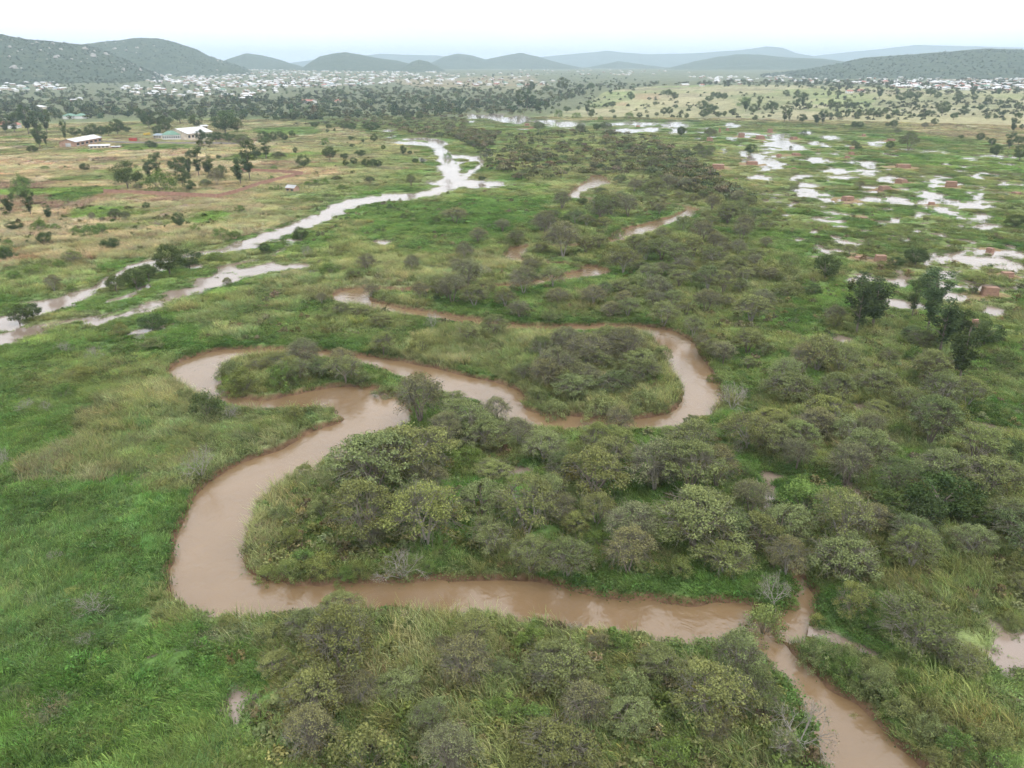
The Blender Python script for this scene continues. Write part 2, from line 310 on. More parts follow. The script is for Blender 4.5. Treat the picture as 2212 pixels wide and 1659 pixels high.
def cover(x, y, d=None, F=None):
    r = np.hypot(x, y)
    wx = x + fbm(x, y, 14, 2, 20) * np.minimum(r * .045, 9); wy = y + fbm(x, y, 14, 2, 21) * np.minimum(r * .06, 14)
    t = np.clip(0.5 + 0.9 * fbm(x, y, 30, 3, 22), 0, 1)[..., None]
    c = COL['MARSH'] * (1 - t) + COL['OLIVE'] * t
    t = sstep(-.15, .4, fbm(x, y, 18, 3, 23))[..., None]
    c = c * (1 - .75 * t) + COL['GREEN'] * .75 * t
    f = sstep(700, 1300, r)[..., None]
    c = c * (1 - f) + COL['FAR'] * f
    for zi, (col, o, s, pg) in enumerate(ZP):
        m = in_poly(wx, wy, pg) if s else in_poly(x, y, pg)
        if not m.any(): continue
        a = np.zeros(x.shape); a[m] = o
        if s: a[m] *= np.clip(0.75 + 0.8 * fbm(x[m], y[m], s, 3, 25 + (s % 7)), 0.0, 1.0)
        c = c * (1 - a[..., None]) + col * a[..., None]
        if zi in PARCEL:                       # cultivated plots, each with its own crop
            an, su, sv, ops = PARCEL[zi]; X = x[m]; Y = y[m]
            X = X + 3 * fbm(X, Y, 60, 2, 35); u = (X * math.cos(an) + Y * math.sin(an)) / su; v = (-X * math.sin(an) + Y * math.cos(an)) / sv
            v = v + .35 * np.sin(np.floor(u) * 2.7); u = u + .4 * np.sin(np.floor(v) * 5.1)
            iu = np.floor(u).astype(int); iv = np.floor(v).astype(int); h = _h[(iu * 37 + iv * 11) & 255, (iv * 71 + iu * 5) & 255]
            pal = np.array([COL[k] for k in ('TAN', 'DRY', 'PALE', 'TAN', 'MARSH', 'DRY', 'TAN', 'PLOUGH', 'OLIVE', 'PALE', 'LIME', 'DRY')]) ; pc_ = pal[(h * 12).astype(int) % 12]
            row = 1 + .10 * np.sin(v * sv * 2.2)
            edge = np.minimum(np.minimum(u - iu, 1 - u + iu) * su, np.minimum(v - iv, 1 - v + iv) * sv)
            pc_ = pc_ * (np.where(edge < 1.0, .72, 1.0) * row)[:, None]
            c[m] = c[m] * (1 - ops) + pc_ * ops
    c = c * (1 + 0.22 * fbm(x, y, 5, 3, 30) + 0.12 * fbm(x, y, 40, 2, 31))[..., None]
    return c

# ------------------------------------------------------------------ materials
MATS = {}
def mat(name):
    m = bpy.data.materials.new(name); m.use_nodes = True; m.node_tree.nodes.clear(); MATS[name] = m
    return m, m.node_tree
def leaf_mat(name, inst, trans=.28, attr='Col', bright=1.0):
    m, t = mat(name)
    a = NN(t, 'ShaderNodeAttribute', attribute_name=attr)
    if inst: b = NN(t, 'ShaderNodeAttribute', attribute_name='tint', attribute_type='INSTANCER'); bo = b.outputs['Color']
    else: b = NN(t, 'ShaderNodeObjectInfo'); bo = b.outputs['Color']
    mu = NN(t, 'ShaderNodeMix', data_type='RGBA', blend_type='MULTIPLY'); mu.inputs['Factor'].default_value = 1
    t.links.new(a.outputs['Color'], mu.inputs['A']); t.links.new(bo, mu.inputs['B'])
    df = NN(t, 'ShaderNodeBsdfDiffuse'); tr = NN(t, 'ShaderNodeBsdfTranslucent'); ms = NN(t, 'ShaderNodeMixShader'); ms.inputs[0].default_value = trans
    o = NN(t, 'ShaderNodeOutputMaterial')
    t.links.new(mu.outputs['Result'], df.inputs[0]); t.links.new(mu.outputs['Result'], tr.inputs[0])
    t.links.new(df.outputs[0], ms.inputs[1]); t.links.new(tr.outputs[0], ms.inputs[2]); t.links.new(ms.outputs[0], o.inputs[0])
    return m
def plain(name, col, rough=.8, noise=.0, scale=1.0, bump=0.0, spec=.3, metallic=0, col2=None):
    m, t = mat(name)
    p = NN(t, 'ShaderNodeBsdfPrincipled'); o = NN(t, 'ShaderNodeOutputMaterial'); t.links.new(p.outputs[0], o.inputs[0])
    p.inputs['Roughness'].default_value = rough; p.inputs['Specular IOR Level'].default_value = spec; p.inputs['Metallic'].default_value = metallic
    p.inputs['Base Color'].default_value = (*col, 1)
    if noise or col2:
        c = NN(t, 'ShaderNodeTexCoord'); n = NN(t, 'ShaderNodeTexNoise'); n.inputs['Scale'].default_value = scale; n.inputs['Detail'].default_value = 5
        r = NN(t, 'ShaderNodeValToRGB')
        c2 = col2 or tuple(v * (1 - noise) for v in col)
        r.color_ramp.elements[0].position = .35; r.color_ramp.elements[1].position = .68
        r.color_ramp.elements[0].color = (*c2, 1); r.color_ramp.elements[1].color = (*[min(1, v * (1 + noise * .5)) for v in col], 1)
        t.links.new(c.outputs['Object'], n.inputs[0]); t.links.new(n.outputs[0], r.inputs[0]); t.links.new(r.outputs[0], p.inputs['Base Color'])
        if bump:
            b = NN(t, 'ShaderNodeBump'); b.inputs['Strength'].default_value = bump; b.inputs['Distance'].default_value = .3
            t.links.new(n.outputs[0], b.inputs['Height']); t.links.new(b.outputs[0], p.inputs['Normal'])
    return m
LEAF = leaf_mat('leaf', False); LEAF_I = leaf_mat('leaf_massed', True); GRASS_I = leaf_mat('grass_blades', True, .3)
BARK = plain('bark', (.24, .20, .165), .9, .4, 2.0); BARK_G = plain('grey_bark', (.38, .345, .31), .9, .35, 2.0)
TWIG = plain('twigs', (.215, .20, .15), .9, .35, 1.5)
WHITE_ROOF = plain('white_sheet_roof', (.66, .66, .67), .45, .22, .08, 0, .4)
GREY_ROOF = plain('zinc_roof', (.46, .46, .47), .4, .2, .3, 0, .4)
RED_ROOF = plain('red_roof', (.42, .17, .13), .6, .2, .3); GREEN_ROOF = plain('green_roof', (.17, .30, .23), .6, .15, .3); BLUE_ROOF = plain('blue_roof', (.30, .36, .42), .6, .2, .3)
CREAM = plain('cream_wall', (.62, .54, .44), .85, .2, .4); PINK = plain('earth_wall', (.42, .27, .20), .9, .25, .4); WHITE_WALL = plain('white_wall', (.75, .74, .72), .8, .1, .3)
GLASS_D = plain('dark_window', (.04, .045, .05), .15, 0, 1, 0, .5)
GREY_WALL = plain('grey_block_wall', (.36, .33, .31), .9, .2, .5)
ROCK = plain('granite', (.42, .39, .37), .9, .35, .06, .4)

def ground_mat():
    m, t = mat('ground_cover')
    p = NN(t, 'ShaderNodeBsdfPrincipled'); o = NN(t, 'ShaderNodeOutputMaterial'); t.links.new(p.outputs[0], o.inputs[0])
    p.inputs['Roughness'].default_value = .95; p.inputs['Specular IOR Level'].default_value = .05
    a = NN(t, 'ShaderNodeAttribute', attribute_name='Col'); c = NN(t, 'ShaderNodeTexCoord')
    n1 = NN(t, 'ShaderNodeTexNoise'); n1.inputs['Scale'].default_value = .9; n1.inputs['Detail'].default_value = 6; n1.inputs['Roughness'].default_value = .7
    n2 = NN(t, 'ShaderNodeTexNoise'); n2.inputs['Scale'].default_value = .07; n2.inputs['Detail'].default_value = 6; n2.inputs['Roughness'].default_value = .75
    for n in (n1, n2): t.links.new(c.outputs['Object'], n.inputs[0])
    mr = NN(t, 'ShaderNodeMapRange'); mr.inputs[1].default_value = .3; mr.inputs[2].default_value = .7; mr.inputs[3].default_value = .55; mr.inputs[4].default_value = 1.4
    mr2 = NN(t, 'ShaderNodeMapRange'); mr2.inputs[1].default_value = .32; mr2.inputs[2].default_value = .68; mr2.inputs[3].default_value = .72; mr2.inputs[4].default_value = 1.25
    t.links.new(n1.outputs[0], mr.inputs[0]); t.links.new(n2.outputs[0], mr2.inputs[0])
    mm = NN(t, 'ShaderNodeMath', operation='MULTIPLY'); t.links.new(mr.outputs[0], mm.inputs[0]); t.links.new(mr2.outputs[0], mm.inputs[1])
    v = NN(t, 'ShaderNodeVectorMath', operation='SCALE'); t.links.new(a.outputs['Color'], v.inputs[0]); t.links.new(mm.outputs[0], v.inputs['Scale'])
    t.links.new(v.outputs[0], p.inputs['Base Color'])
    b = NN(t, 'ShaderNodeBump'); b.inputs['Strength'].default_value = .8; b.inputs['Distance'].default_value = .6
    t.links.new(n1.outputs[0], b.inputs['Height']); t.links.new(b.outputs[0], p.inputs['Normal'])
    return m
GROUND = ground_mat()
def water_mat(name, col, rough, wave, scale):
    m, t = mat(name)
    p = NN(t, 'ShaderNodeBsdfPrincipled'); o = NN(t, 'ShaderNodeOutputMaterial'); t.links.new(p.outputs[0], o.inputs[0])
    c = NN(t, 'ShaderNodeTexCoord'); n = NN(t, 'ShaderNodeTexNoise'); n.inputs['Scale'].default_value = .06; n.inputs['Detail'].default_value = 5
    r = NN(t, 'ShaderNodeValToRGB'); r.color_ramp.elements[0].position = .3; r.color_ramp.elements[1].position = .7
    r.color_ramp.elements[0].color = (*[v * .86 for v in col], 1); r.color_ramp.elements[1].color = (*[v * 1.1 for v in col], 1)
    t.links.new(c.outputs['Object'], n.inputs[0]); t.links.new(n.outputs[0], r.inputs[0]); t.links.new(r.outputs[0], p.inputs['Base Color'])
    p.inputs['Roughness'].default_value = rough + .04; p.inputs['IOR'].default_value = 1.75
    n2 = NN(t, 'ShaderNodeTexNoise'); n2.inputs['Scale'].default_value = scale; n2.inputs['Detail'].default_value = 4; n2.inputs['Distortion'].default_value = .8
    b = NN(t, 'ShaderNodeBump'); b.inputs['Strength'].default_value = wave; b.inputs['Distance'].default_value = .12
    n3 = NN(t, 'ShaderNodeTexNoise'); n3.inputs['Scale'].default_value = .35; n3.inputs['Detail'].default_value = 3; n3.inputs['Distortion'].default_value = 1.5
    b2 = NN(t, 'ShaderNodeBump'); b2.inputs['Strength'].default_value = wave; b2.inputs['Distance'].default_value = .35
    t.links.new(c.outputs['Object'], n3.inputs[0]); t.links.new(n3.outputs[0], b2.inputs['Height']); t.links.new(b2.outputs[0], b.inputs['Normal'])
    t.links.new(c.outputs['Object'], n2.inputs[0]); t.links.new(n2.outputs[0], b.inputs['Height']); t.links.new(b.outputs[0], p.inputs['Normal'])
    return m
RIVER_M = water_mat('muddy_water', (.218, .143, .078), .05, .30, 1.1)
FLOOD_M = water_mat('flood_water', (.25, .19, .15), .05, .10, 1.6)

# ------------------------------------------------------------------ object helpers
def mesh_np(name, v, f, mats, col=None, smooth=False, mi=None):
    v = np.asarray(v, np.float32); f = np.asarray(f, np.int32)
    me = bpy.data.meshes.new(name)
    n, k = f.shape
    me.vertices.add(len(v)); me.vertices.foreach_set('co', v.ravel())
    me.loops.add(n * k); me.loops.foreach_set('vertex_index', f.ravel())
    me.polygons.add(n); me.polygons.foreach_set('loop_start', np.arange(n, dtype=np.int32) * k)
    if mi is not None: me.polygons.foreach_set('material_index', np.asarray(mi, np.int32))
    if smooth: me.polygons.foreach_set('use_smooth', np.ones(n, bool))
    for m in (mats if isinstance(mats, (list, tuple)) else [mats]): me.materials.append(m)
    if col is not None:
        at = me.color_attributes.new('Col', 'FLOAT_COLOR', 'POINT')
        at.data.foreach_set('color', np.hstack([col, np.ones((len(col), 1))]).astype(np.float32).ravel())
    me.update(calc_edges=True)
    return me
def link(name, data, parent=None, loc=None):
    o = bpy.data.objects.new(name, data); C.objects.link(o)
    if parent: o.parent = parent
    if loc is not None: o.location = loc
    return o
def struct(name, me, kind='structure', label=None):
    o = link(name, me); o['kind'] = kind
    if label: o['label'] = label
    return o
def tag(o, label, cat, group=None):
    o['label'] = label; o['category'] = cat
    if group: o['group'] = group
    return o
class MB:
    def __init__(s): s.v = []; s.f = []; s.m = []
    def quad(s, a, b, c, d, mi=0):
        n = len(s.v); s.v += [a, b, c, d]; s.f.append((n, n + 1, n + 2, n + 3)); s.m.append(mi)
    def tri(s, a, b, c, mi=0):
        n = len(s.v); s.v += [a, b, c]; s.f.append((n, n + 1, n + 2)); s.m.append(mi)
    def box(s, x0, x1, y0, y1, z0, z1, mi=0, taper=0.0, top=True):
        t = taper
        p = [(x0, y0, z0), (x1, y0, z0), (x1, y1, z0), (x0, y1, z0), (x0 + t, y0 + t, z1), (x1 - t, y0 + t, z1), (x1 - t, y1 - t, z1), (x0 + t, y1 - t, z1)]
        for q in ((0, 1, 5, 4), (1, 2, 6, 5), (2, 3, 7, 6), (3, 0, 4, 7)) + (((4, 5, 6, 7),) if top else ()): s.quad(*[p[i] for i in q], mi)
    def mesh(s, name, mats):
        me = bpy.data.meshes.new(name); me.from_pydata(s.v, [], s.f)
        for m in (mats if isinstance(mats, (list, tuple)) else [mats]): me.materials.append(m)
        me.polygons.foreach_set('material_index', np.array(s.m, np.int32)); me.update()
        return me

# ------------------------------------------------------------------ ground sheet, river, flood water
A0, A1, DA = -50.0, 50.0, 0.22
ang = np.radians(np.arange(A0, A1 + DA / 2, DA))
rs = [0.5, 8.0, 15.0, 22.0]
while rs[-1] < 20500:
    r = rs[-1]
    rs.append(r * (1.0048 if r < 480 else 1.0065 if r < 1100 else 1.02))
rs = np.array(rs)
RR, AA = np.meshgrid(rs, ang, indexing='ij')
GX, GY = RR * np.sin(AA), RR * np.cos(AA)
GD = river_d(GX, GY); GF = flood_f(GX, GY); GF = np.where(np.hypot(GX, GY) > 1500, -5, GF)
GZ = height(GX, GY, GD, GF)
GC = cover(GX, GY, GD, GF)
t = sstep(-.35, -.02, GF)[..., None]; GC = GC * (1 - .6 * t) + COL['MUD'] * .6 * t
t = by_stack(GX, GY)[..., None] * .75; GC = GC * (1 - t) + COL['DIRT'] * t
t = sstep(1.3, .5, GD)[..., None]; GC = GC * (1 - t) + COL['BANK'] * t
nr, na = GX.shape
idx = np.arange(nr * na).reshape(nr, na)
quads = np.stack([idx[:-1, :-1], idx[:-1, 1:], idx[1:, 1:], idx[1:, :-1]], -1)
V = np.stack([GX, GY, GZ], -1).reshape(-1, 3)
# the rest of the plain round and behind the viewpoint, coarser
r2 = np.array([0.5, 22.0, 60, 150, 400, 1000, 2500, 6000, 14000, 20500]); a2 = np.radians(np.linspace(A1, 360 + A0, 66))
R2, A2 = np.meshgrid(r2, a2, indexing='ij'); X2, Y2 = R2 * np.sin(A2), R2 * np.cos(A2)
Z2 = broad(X2, Y2) + .1; C2 = cover(X2, Y2); i2 = np.arange(X2.size).reshape(X2.shape) + len(V)
q2 = np.stack([i2[:-1, :-1], i2[:-1, 1:], i2[1:, 1:], i2[1:, :-1]], -1)
allv = np.vstack([V, np.stack([X2, Y2, Z2], -1).reshape(-1, 3)])
allc = np.vstack([GC.reshape(-1, 3), C2.reshape(-1, 3)])
me = mesh_np('ground', allv, np.vstack([quads.reshape(-1, 4), q2.reshape(-1, 4)]), GROUND, allc, True)
struct('ground', me)
def sheet(name, mask, z, m):
    cm = mask[:-1, :-1] | mask[1:, :-1] | mask[:-1, 1:] | mask[1:, 1:]
    q = quads[cm]
    u, inv = np.unique(q.ravel(), return_inverse=True)
    v = np.stack([GX.ravel()[u], GY.ravel()[u], np.full(len(u), z)], -1)
    me = mesh_np(name, v, inv.reshape(-1, 4), m, None, True)
    return struct(name, me)
sheet('river', (GD < .9), RIVER_Z, RIVER_M)
sheet('flood_water', (GF > -.10) & (GD > .3), FLOOD_Z, FLOOD_M)

# ------------------------------------------------------------------ plant meshes (crown width 1, copied with shared mesh data)
def unit(v): return v / (np.linalg.norm(v, axis=-1, keepdims=True) + 1e-9)
def leaves(cen, nrm, size, col, asp=.6, g=None):
    """small rhombic leaf sprays: one bent quad each"""
    g = g or rng
    n = len(cen)
    t = unit(np.cross(nrm, unit(g.normal(size=(n, 3))))); b = np.cross(nrm, t)
    s = np.asarray(size).reshape(-1, 1)
    k = s * asp
    up = nrm * s * .25
    v = np.stack([cen - t * s, cen + b * k + up, cen + t * s, cen - b * k + up], 1).reshape(-1, 3)
    f = np.arange(4 * n).reshape(n, 4)
    return v, f, np.repeat(col, 4, 0)
def tubes(segs, sides=3):
    """segs: (p0, p1, r0, r1) tapered branches"""
    P0 = np.array([q[0] for q in segs], float); P1 = np.array([q[1] for q in segs], float); R0 = np.array([q[2] for q in segs]); R1 = np.array([q[3] for q in segs])
    d = unit(P1 - P0); a = unit(np.cross(d, [.3, .9, .2])); b = np.cross(d, a); n = len(segs)
    q = 2 * math.pi * np.arange(sides) / sides
    ring = a[:, None, :] * np.cos(q)[None, :, None] + b[:, None, :] * np.sin(q)[None, :, None]
    V_ = np.concatenate([P0[:, None] + ring * R0[:, None, None], P1[:, None] + ring * R1[:, None, None]], 1).reshape(-1, 3)
    k = np.arange(sides); f = np.stack([k, (k + 1) % sides, sides + (k + 1) % sides, sides + k], -1)
    F_ = (f[None] + (np.arange(n) * 2 * sides)[:, None, None]).reshape(-1, 4)
    return V_, F_
def lumps(pads, per, leaf, flat, g, upbias=.9, jit=.7, warm=.0, asp=.6):
    """leaf pads: list of (centre, radius, tone)"""
    cs, ns, ss, cc = [], [], [], []
    for c, r, tone in pads:
        n = max(6, int(per * (r / .1) ** 2))
        p = g.normal(size=(n, 3)); p = unit(p) * (g.random((n, 1)) ** .45) * r
        p[:, 2] *= flat
        p[:, 2] += np.maximum(0, 0)
        nn = unit(unit(p * [1, 1, 1 / flat]) * .8 + np.array([0, 0, upbias]) + g.normal(size=(n, 3)) * jit)
        cs.append(np.asarray(c) + p); ns.append(nn); ss.append(leaf * (.6 + .8 * g.random(n)))
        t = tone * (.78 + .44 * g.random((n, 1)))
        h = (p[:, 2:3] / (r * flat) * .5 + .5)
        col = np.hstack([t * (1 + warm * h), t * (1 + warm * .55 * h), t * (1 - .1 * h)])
        cc.append(col)
    return leaves(np.vstack(cs), np.vstack(ns), np.concatenate(ss), np.vstack(cc), asp, g)
def join_leaf(name, parts, m):
    v = []; f = []; c = []; n = 0
    for a, b, d in parts:
        v.append(a); f.append(b + n); c.append(d); n += len(a)
    return mesh_np(name, np.vstack(v), np.vstack(f), m, np.vstack(c))
PLANTS = {}
def acacia(seed, flat, H, sparse=1.0, brown=.0, npad=52):
    npad = int(npad * 2.2)
    g = np.random.default_rng(seed)
    pads = []; drop = H * (.36 + .22 * g.random())
    ax, ay = .9 + .2 * g.random(), .9 + .2 * g.random()
    lob = g.random(4) * 6.28
    for i in range(npad):
        a = g.random() * 6.283; q = g.random() ** .5
        rad = .43 * q * (1 + .16 * math.sin(2 * a + lob[0]) + .12 * math.sin(3 * a + lob[1]))
        z = H * .97 - drop * (q ** 2.2) + g.normal() * .018 - .03
        pads.append(((rad * math.cos(a) * ax, rad * math.sin(a) * ay, z), (.055 + .06 * g.random()) * (80 / npad) ** .35, .80 + .36 * g.random()))
    for i in range(int(npad * .35)):           # lower skirt: browner leaves, crown's underside shade put into their darker tone
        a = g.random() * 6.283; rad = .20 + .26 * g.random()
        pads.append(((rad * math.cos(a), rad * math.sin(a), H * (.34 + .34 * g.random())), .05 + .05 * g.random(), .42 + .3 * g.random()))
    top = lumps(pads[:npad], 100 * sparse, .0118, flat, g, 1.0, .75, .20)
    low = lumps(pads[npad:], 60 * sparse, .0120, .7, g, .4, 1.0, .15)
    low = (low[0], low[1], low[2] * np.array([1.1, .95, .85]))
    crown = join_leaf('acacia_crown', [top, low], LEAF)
    segs = []; stems = 2 + int(g.integers(0, 3)); ends = []
    for k in range(stems):
        a = 6.283 * k / stems + g.random(); r1 = .05 + .05 * g.random()
        p0 = np.array([.012 * math.cos(a), .012 * math.sin(a), 0]); p1 = np.array([r1 * math.cos(a), r1 * math.sin(a), H * (.26 + .1 * g.random())])
        segs.append((p0, p1, .020, .014))
        for j in range(3):
            a2 = a + (j - 1) * .9 + g.normal() * .2; r2_ = .16 + .1 * g.random()
            p2 = np.array([r2_ * math.cos(a2), r2_ * math.sin(a2), H * (.52 + .14 * g.random())])
            segs.append((p1, p2, .013, .008)); ends.append(p2)
    ends = np.array(ends)
    trunk = tubes(segs, 5)
    tw = []
    for c, r, _ in pads:
        c = np.array(c); e = ends[np.argmin(np.linalg.norm(ends - c, axis=1))]
        mid = (e + c) / 2 + g.normal(size=3) * .02
        tw += [(e, mid, .006, .004), (mid, c, .004, .002)]
        for _k in range(int(1 + 4 * brown)):
            tw.append((mid, c + g.normal(size=3) * [.06, .06, .035], .0028, .001))
    for i in range(int(110 + 360 * brown)):
        e = ends[g.integers(len(ends))]; a = g.random() * 6.283; rad = .46 * g.random() ** .6
        q = np.array([rad * math.cos(a), rad * math.sin(a), H * (.25 + .62 * g.random())])
        q2_ = e + (q - e) * .6
        tw.append((q2_, q + g.normal(size=3) * .02, .003, .0012))
    return dict(crown=crown, trunk=mesh_np('acacia_trunk', *trunk, BARK if seed % 3 else BARK_G), branches=mesh_np('acacia_branches', *tubes(tw, 3), TWIG))
def bush(seed, H, n=46, leaf=.0165, per=52, rough=.12):
    g = np.random.default_rng(seed); pads = []
    lob = g.random(3) * 6.28
    for i in range(n):
        a = g.random() * 6.283; e = math.asin(g.random() ** .8)
        q = (.40 + rough * .5 * g.normal()) * (1 + .14 * math.sin(2 * a + lob[0]))
        pads.append(((q * math.cos(e) * math.cos(a), q * math.cos(e) * math.sin(a), max(.04, H * .92 * math.sin(e) * (1 + rough * g.normal()))), .07 + .07 * g.random(), .62 + .62 * g.random()))
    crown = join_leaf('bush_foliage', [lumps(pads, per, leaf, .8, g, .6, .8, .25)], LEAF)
    segs = []
    for k in range(9):
        a = g.random() * 6.283; q = .15 + .2 * g.random()
        segs.append(((0, 0, 0), (q * math.cos(a), q * math.sin(a), H * (.45 + .3 * g.random())), .010, .003))
    for k in range(70):
        a = g.random() * 6.283; q = .40 * g.random() ** .5; z = H * .8 * g.random()
        segs.append(((q * .5 * math.cos(a), q * .5 * math.sin(a), z * .5), (q * math.cos(a), q * math.sin(a), z), .003, .001))
    return dict(foliage=crown, stem=mesh_np('bush_stem', *tubes(segs, 3), TWIG))
def bare(seed, H, lf=160):
    g = np.random.default_rng(seed); segs = []; tips = []
    def grow(p, d, L, r, lv):
        e = p + d * L
        segs.append((p, e, r, r * .65))
        if lv == 0: tips.append(e); return
        for k in range(3):
            grow(e, unit(d + g.normal(size=3) * .55 + np.array([0, 0, .08])), L * (.66 + .2 * g.random()), r * .6, lv - 1)
    for k in range(5):
        a = 6.283 * k / 5 + g.random() * .6
        grow(np.zeros(3), unit(np.array([math.cos(a) * .8, math.sin(a) * .8, .9])), .20, .013, 4)
    P_ = np.array([s[1] for s in segs]); sx = 1 / (2 * np.abs(P_[:, :2]).max()); sz = H / P_[:, 2].max()
    S_ = np.array([sx, sx, sz]); segs = [(a * S_, b * S_, r * .8, q * .8) for a, b, r, q in segs]
    tips = np.array(tips) * S_
    s = tips[g.integers(0, len(tips), lf)] + g.normal(size=(lf, 3)) * .02
    lv = leaves(s, unit(g.normal(size=(lf, 3)) + [0, 0, .8]), .016 * (.6 + .8 * g.random(lf)), np.repeat(.7 + .5 * g.random((lf, 1)), 3, 1), .6, g)
    return dict(crown=join_leaf('sparse_leaves', [lv], LEAF), branches=mesh_np('bare_branches', *tubes(segs, 3), BARK_G))
def roundtree(seed, H, n=50, leaf=.020, per=50, base=.22, squash=1.0):
    g = np.random.default_rng(seed); pads = []
    lob = g.random(3) * 6.28
    for i in range(n):
        d = unit(g.normal(size=3)); q = .36 + .06 * g.normal()
        q *= 1 + .15 * math.sin(2 * math.atan2(d[1], d[0]) + lob[0])
        hz = (H * (1 - base)) / 2
        pads.append(((d[0] * q, d[1] * q, H * base + hz + d[2] * hz * .82), .09 + .07 * g.random(), .6 + .6 * g.random()))
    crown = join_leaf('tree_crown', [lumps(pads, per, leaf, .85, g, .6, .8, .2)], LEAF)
    segs = [((0, 0, 0), (.01, .01, H * .35), .030, .022)]
    for k in range(6):
        a = g.random() * 6.283; segs.append(((.01, .01, H * (.25 + .1 * g.random())), (.25 * math.cos(a), .25 * math.sin(a), H * (.55 + .2 * g.random())), .014, .005))
    return dict(crown=crown, trunk=mesh_np('tree_trunk', *tubes(segs, 5), BARK))
def euca(seed, H, n=34):
    g = np.random.default_rng(seed); pads = []
    for i in range(n):
        u = g.random(); z = H * (.24 + .72 * u); q = .33 * math.sin(math.pi * min(1, .25 + .72 * (1 - u) ** .8)) * g.random() ** .5; a = g.random() * 6.283
        pads.append(((q * math.cos(a), q * math.sin(a), z), .09 + .08 * g.random(), .55 + .65 * g.random()))
    crown = join_leaf('tall_crown', [lumps(pads, 55, .030, 1.15, g, .3, .9, .2, .5)], LEAF)
    segs = [((0, 0, 0), (.02, .0, H * .5), .028, .018), ((.02, 0, H * .5), (.0, .02, H * .92), .018, .005)]
    for k in range(9):
        a = g.random() * 6.283; z = H * (.2 + .5 * g.random()); segs.append(((.015, 0, z), (.26 * math.cos(a), .26 * math.sin(a), z + H * .16), .009, .003))
    return dict(crown=crown, trunk=mesh_np('tall_trunk', *tubes(segs, 5), BARK))
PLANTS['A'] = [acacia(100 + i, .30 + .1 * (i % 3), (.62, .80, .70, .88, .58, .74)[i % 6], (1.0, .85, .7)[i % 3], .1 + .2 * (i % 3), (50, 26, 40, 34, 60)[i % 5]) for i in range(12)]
PLANTS['N'] = [acacia(140 + i, .5, .76 + .05 * i, .5, .8, 40) for i in range(4)]
PLANTS['B'] = [bush(160 + i, .52 + .06 * (i % 3), 46 + 8 * (i % 3)) for i in range(5)]
PLANTS['S'] = [bare(180 + i, .62 + .08 * i, 240) for i in range(3)]
PLANTS['R'] = [roundtree(190 + i, .80 + .08 * (i % 3)) for i in range(4)]
PLANTS['E'] = [euca(200 + i, 1.75 + .2 * i) for i in range(4)]
KIND = {  # code -> (mesh family, object name, colour, height factor, plain words, category)
 'A': ('A', 'acacia_tree', (.222, .264, .124), 1.0, 'olive spreading acacia', 'tree'),
 'L': ('A', 'acacia_tree', (.240, .294, .122), 1.0, 'light green spreading acacia', 'tree'),
 'D': ('A', 'acacia_tree', (.152, .202, .098), 1.0, 'dark green spreading acacia', 'tree'),
 'N': ('N', 'acacia_tree', (.232, .250, .142), 1.0, 'brownish twiggy acacia', 'tree'),
 'B': ('B', 'bush', (.165, .255, .085), 1.0, 'leafy green bush', 'bush'),
 'Y': ('B', 'bush', (.215, .265, .105), 1.0, 'yellow-green bush', 'bush'),
 'G': ('B', 'bush', (.222, .264, .124), 1.1, 'grey-green bush', 'bush'),
 'K': ('B', 'bush', (.110, .155, .075), 1.1, 'dark dense bush', 'bush'),
 'S': ('S', 'bare_shrub', (.24, .23, .15), 1.0, 'grey nearly leafless shrub', 'shrub'),
 'R': ('R', 'shade_tree', (.105, .150, .070), 1.0, 'dark round-crowned tree', 'tree'),
 'Q': ('R', 'broadleaf_tree', (.088, .140, .058), .8, 'large dark green broadleaf tree', 'tree'),
 'E': ('E', 'tall_tree', (.105, .155, .080), 1.0, 'tall narrow dark tree', 'tree')}
TREES = []      # records: dict(code,x,y,z,w,px,py,hf,zone)
def hgt1(x, y): return float(height(np.array([x]), np.array([y]))[0])
def add_tree(code, px, py, wpx, hf=1.0, zone=None, group=None):
    x, y = gp(px, py); x = float(x); y = float(y)
    z = float(broad(x, y))
    wm = wpx * depth_at(x, y, z) / F_PX
    TREES.append(dict(code=code, x=x, y=y, w=wm, px=px, py=py, hf=hf, zone=zone))
def tile(c, r, txt):
    for q in txt.split(','):
        p = q.split(); px, py = T(c, r, float(p[1]), float(p[2]))
        add_tree(p[0], px, py, float(p[3]) / 4, float(p[4]) if len(p) > 4 else 1.0)
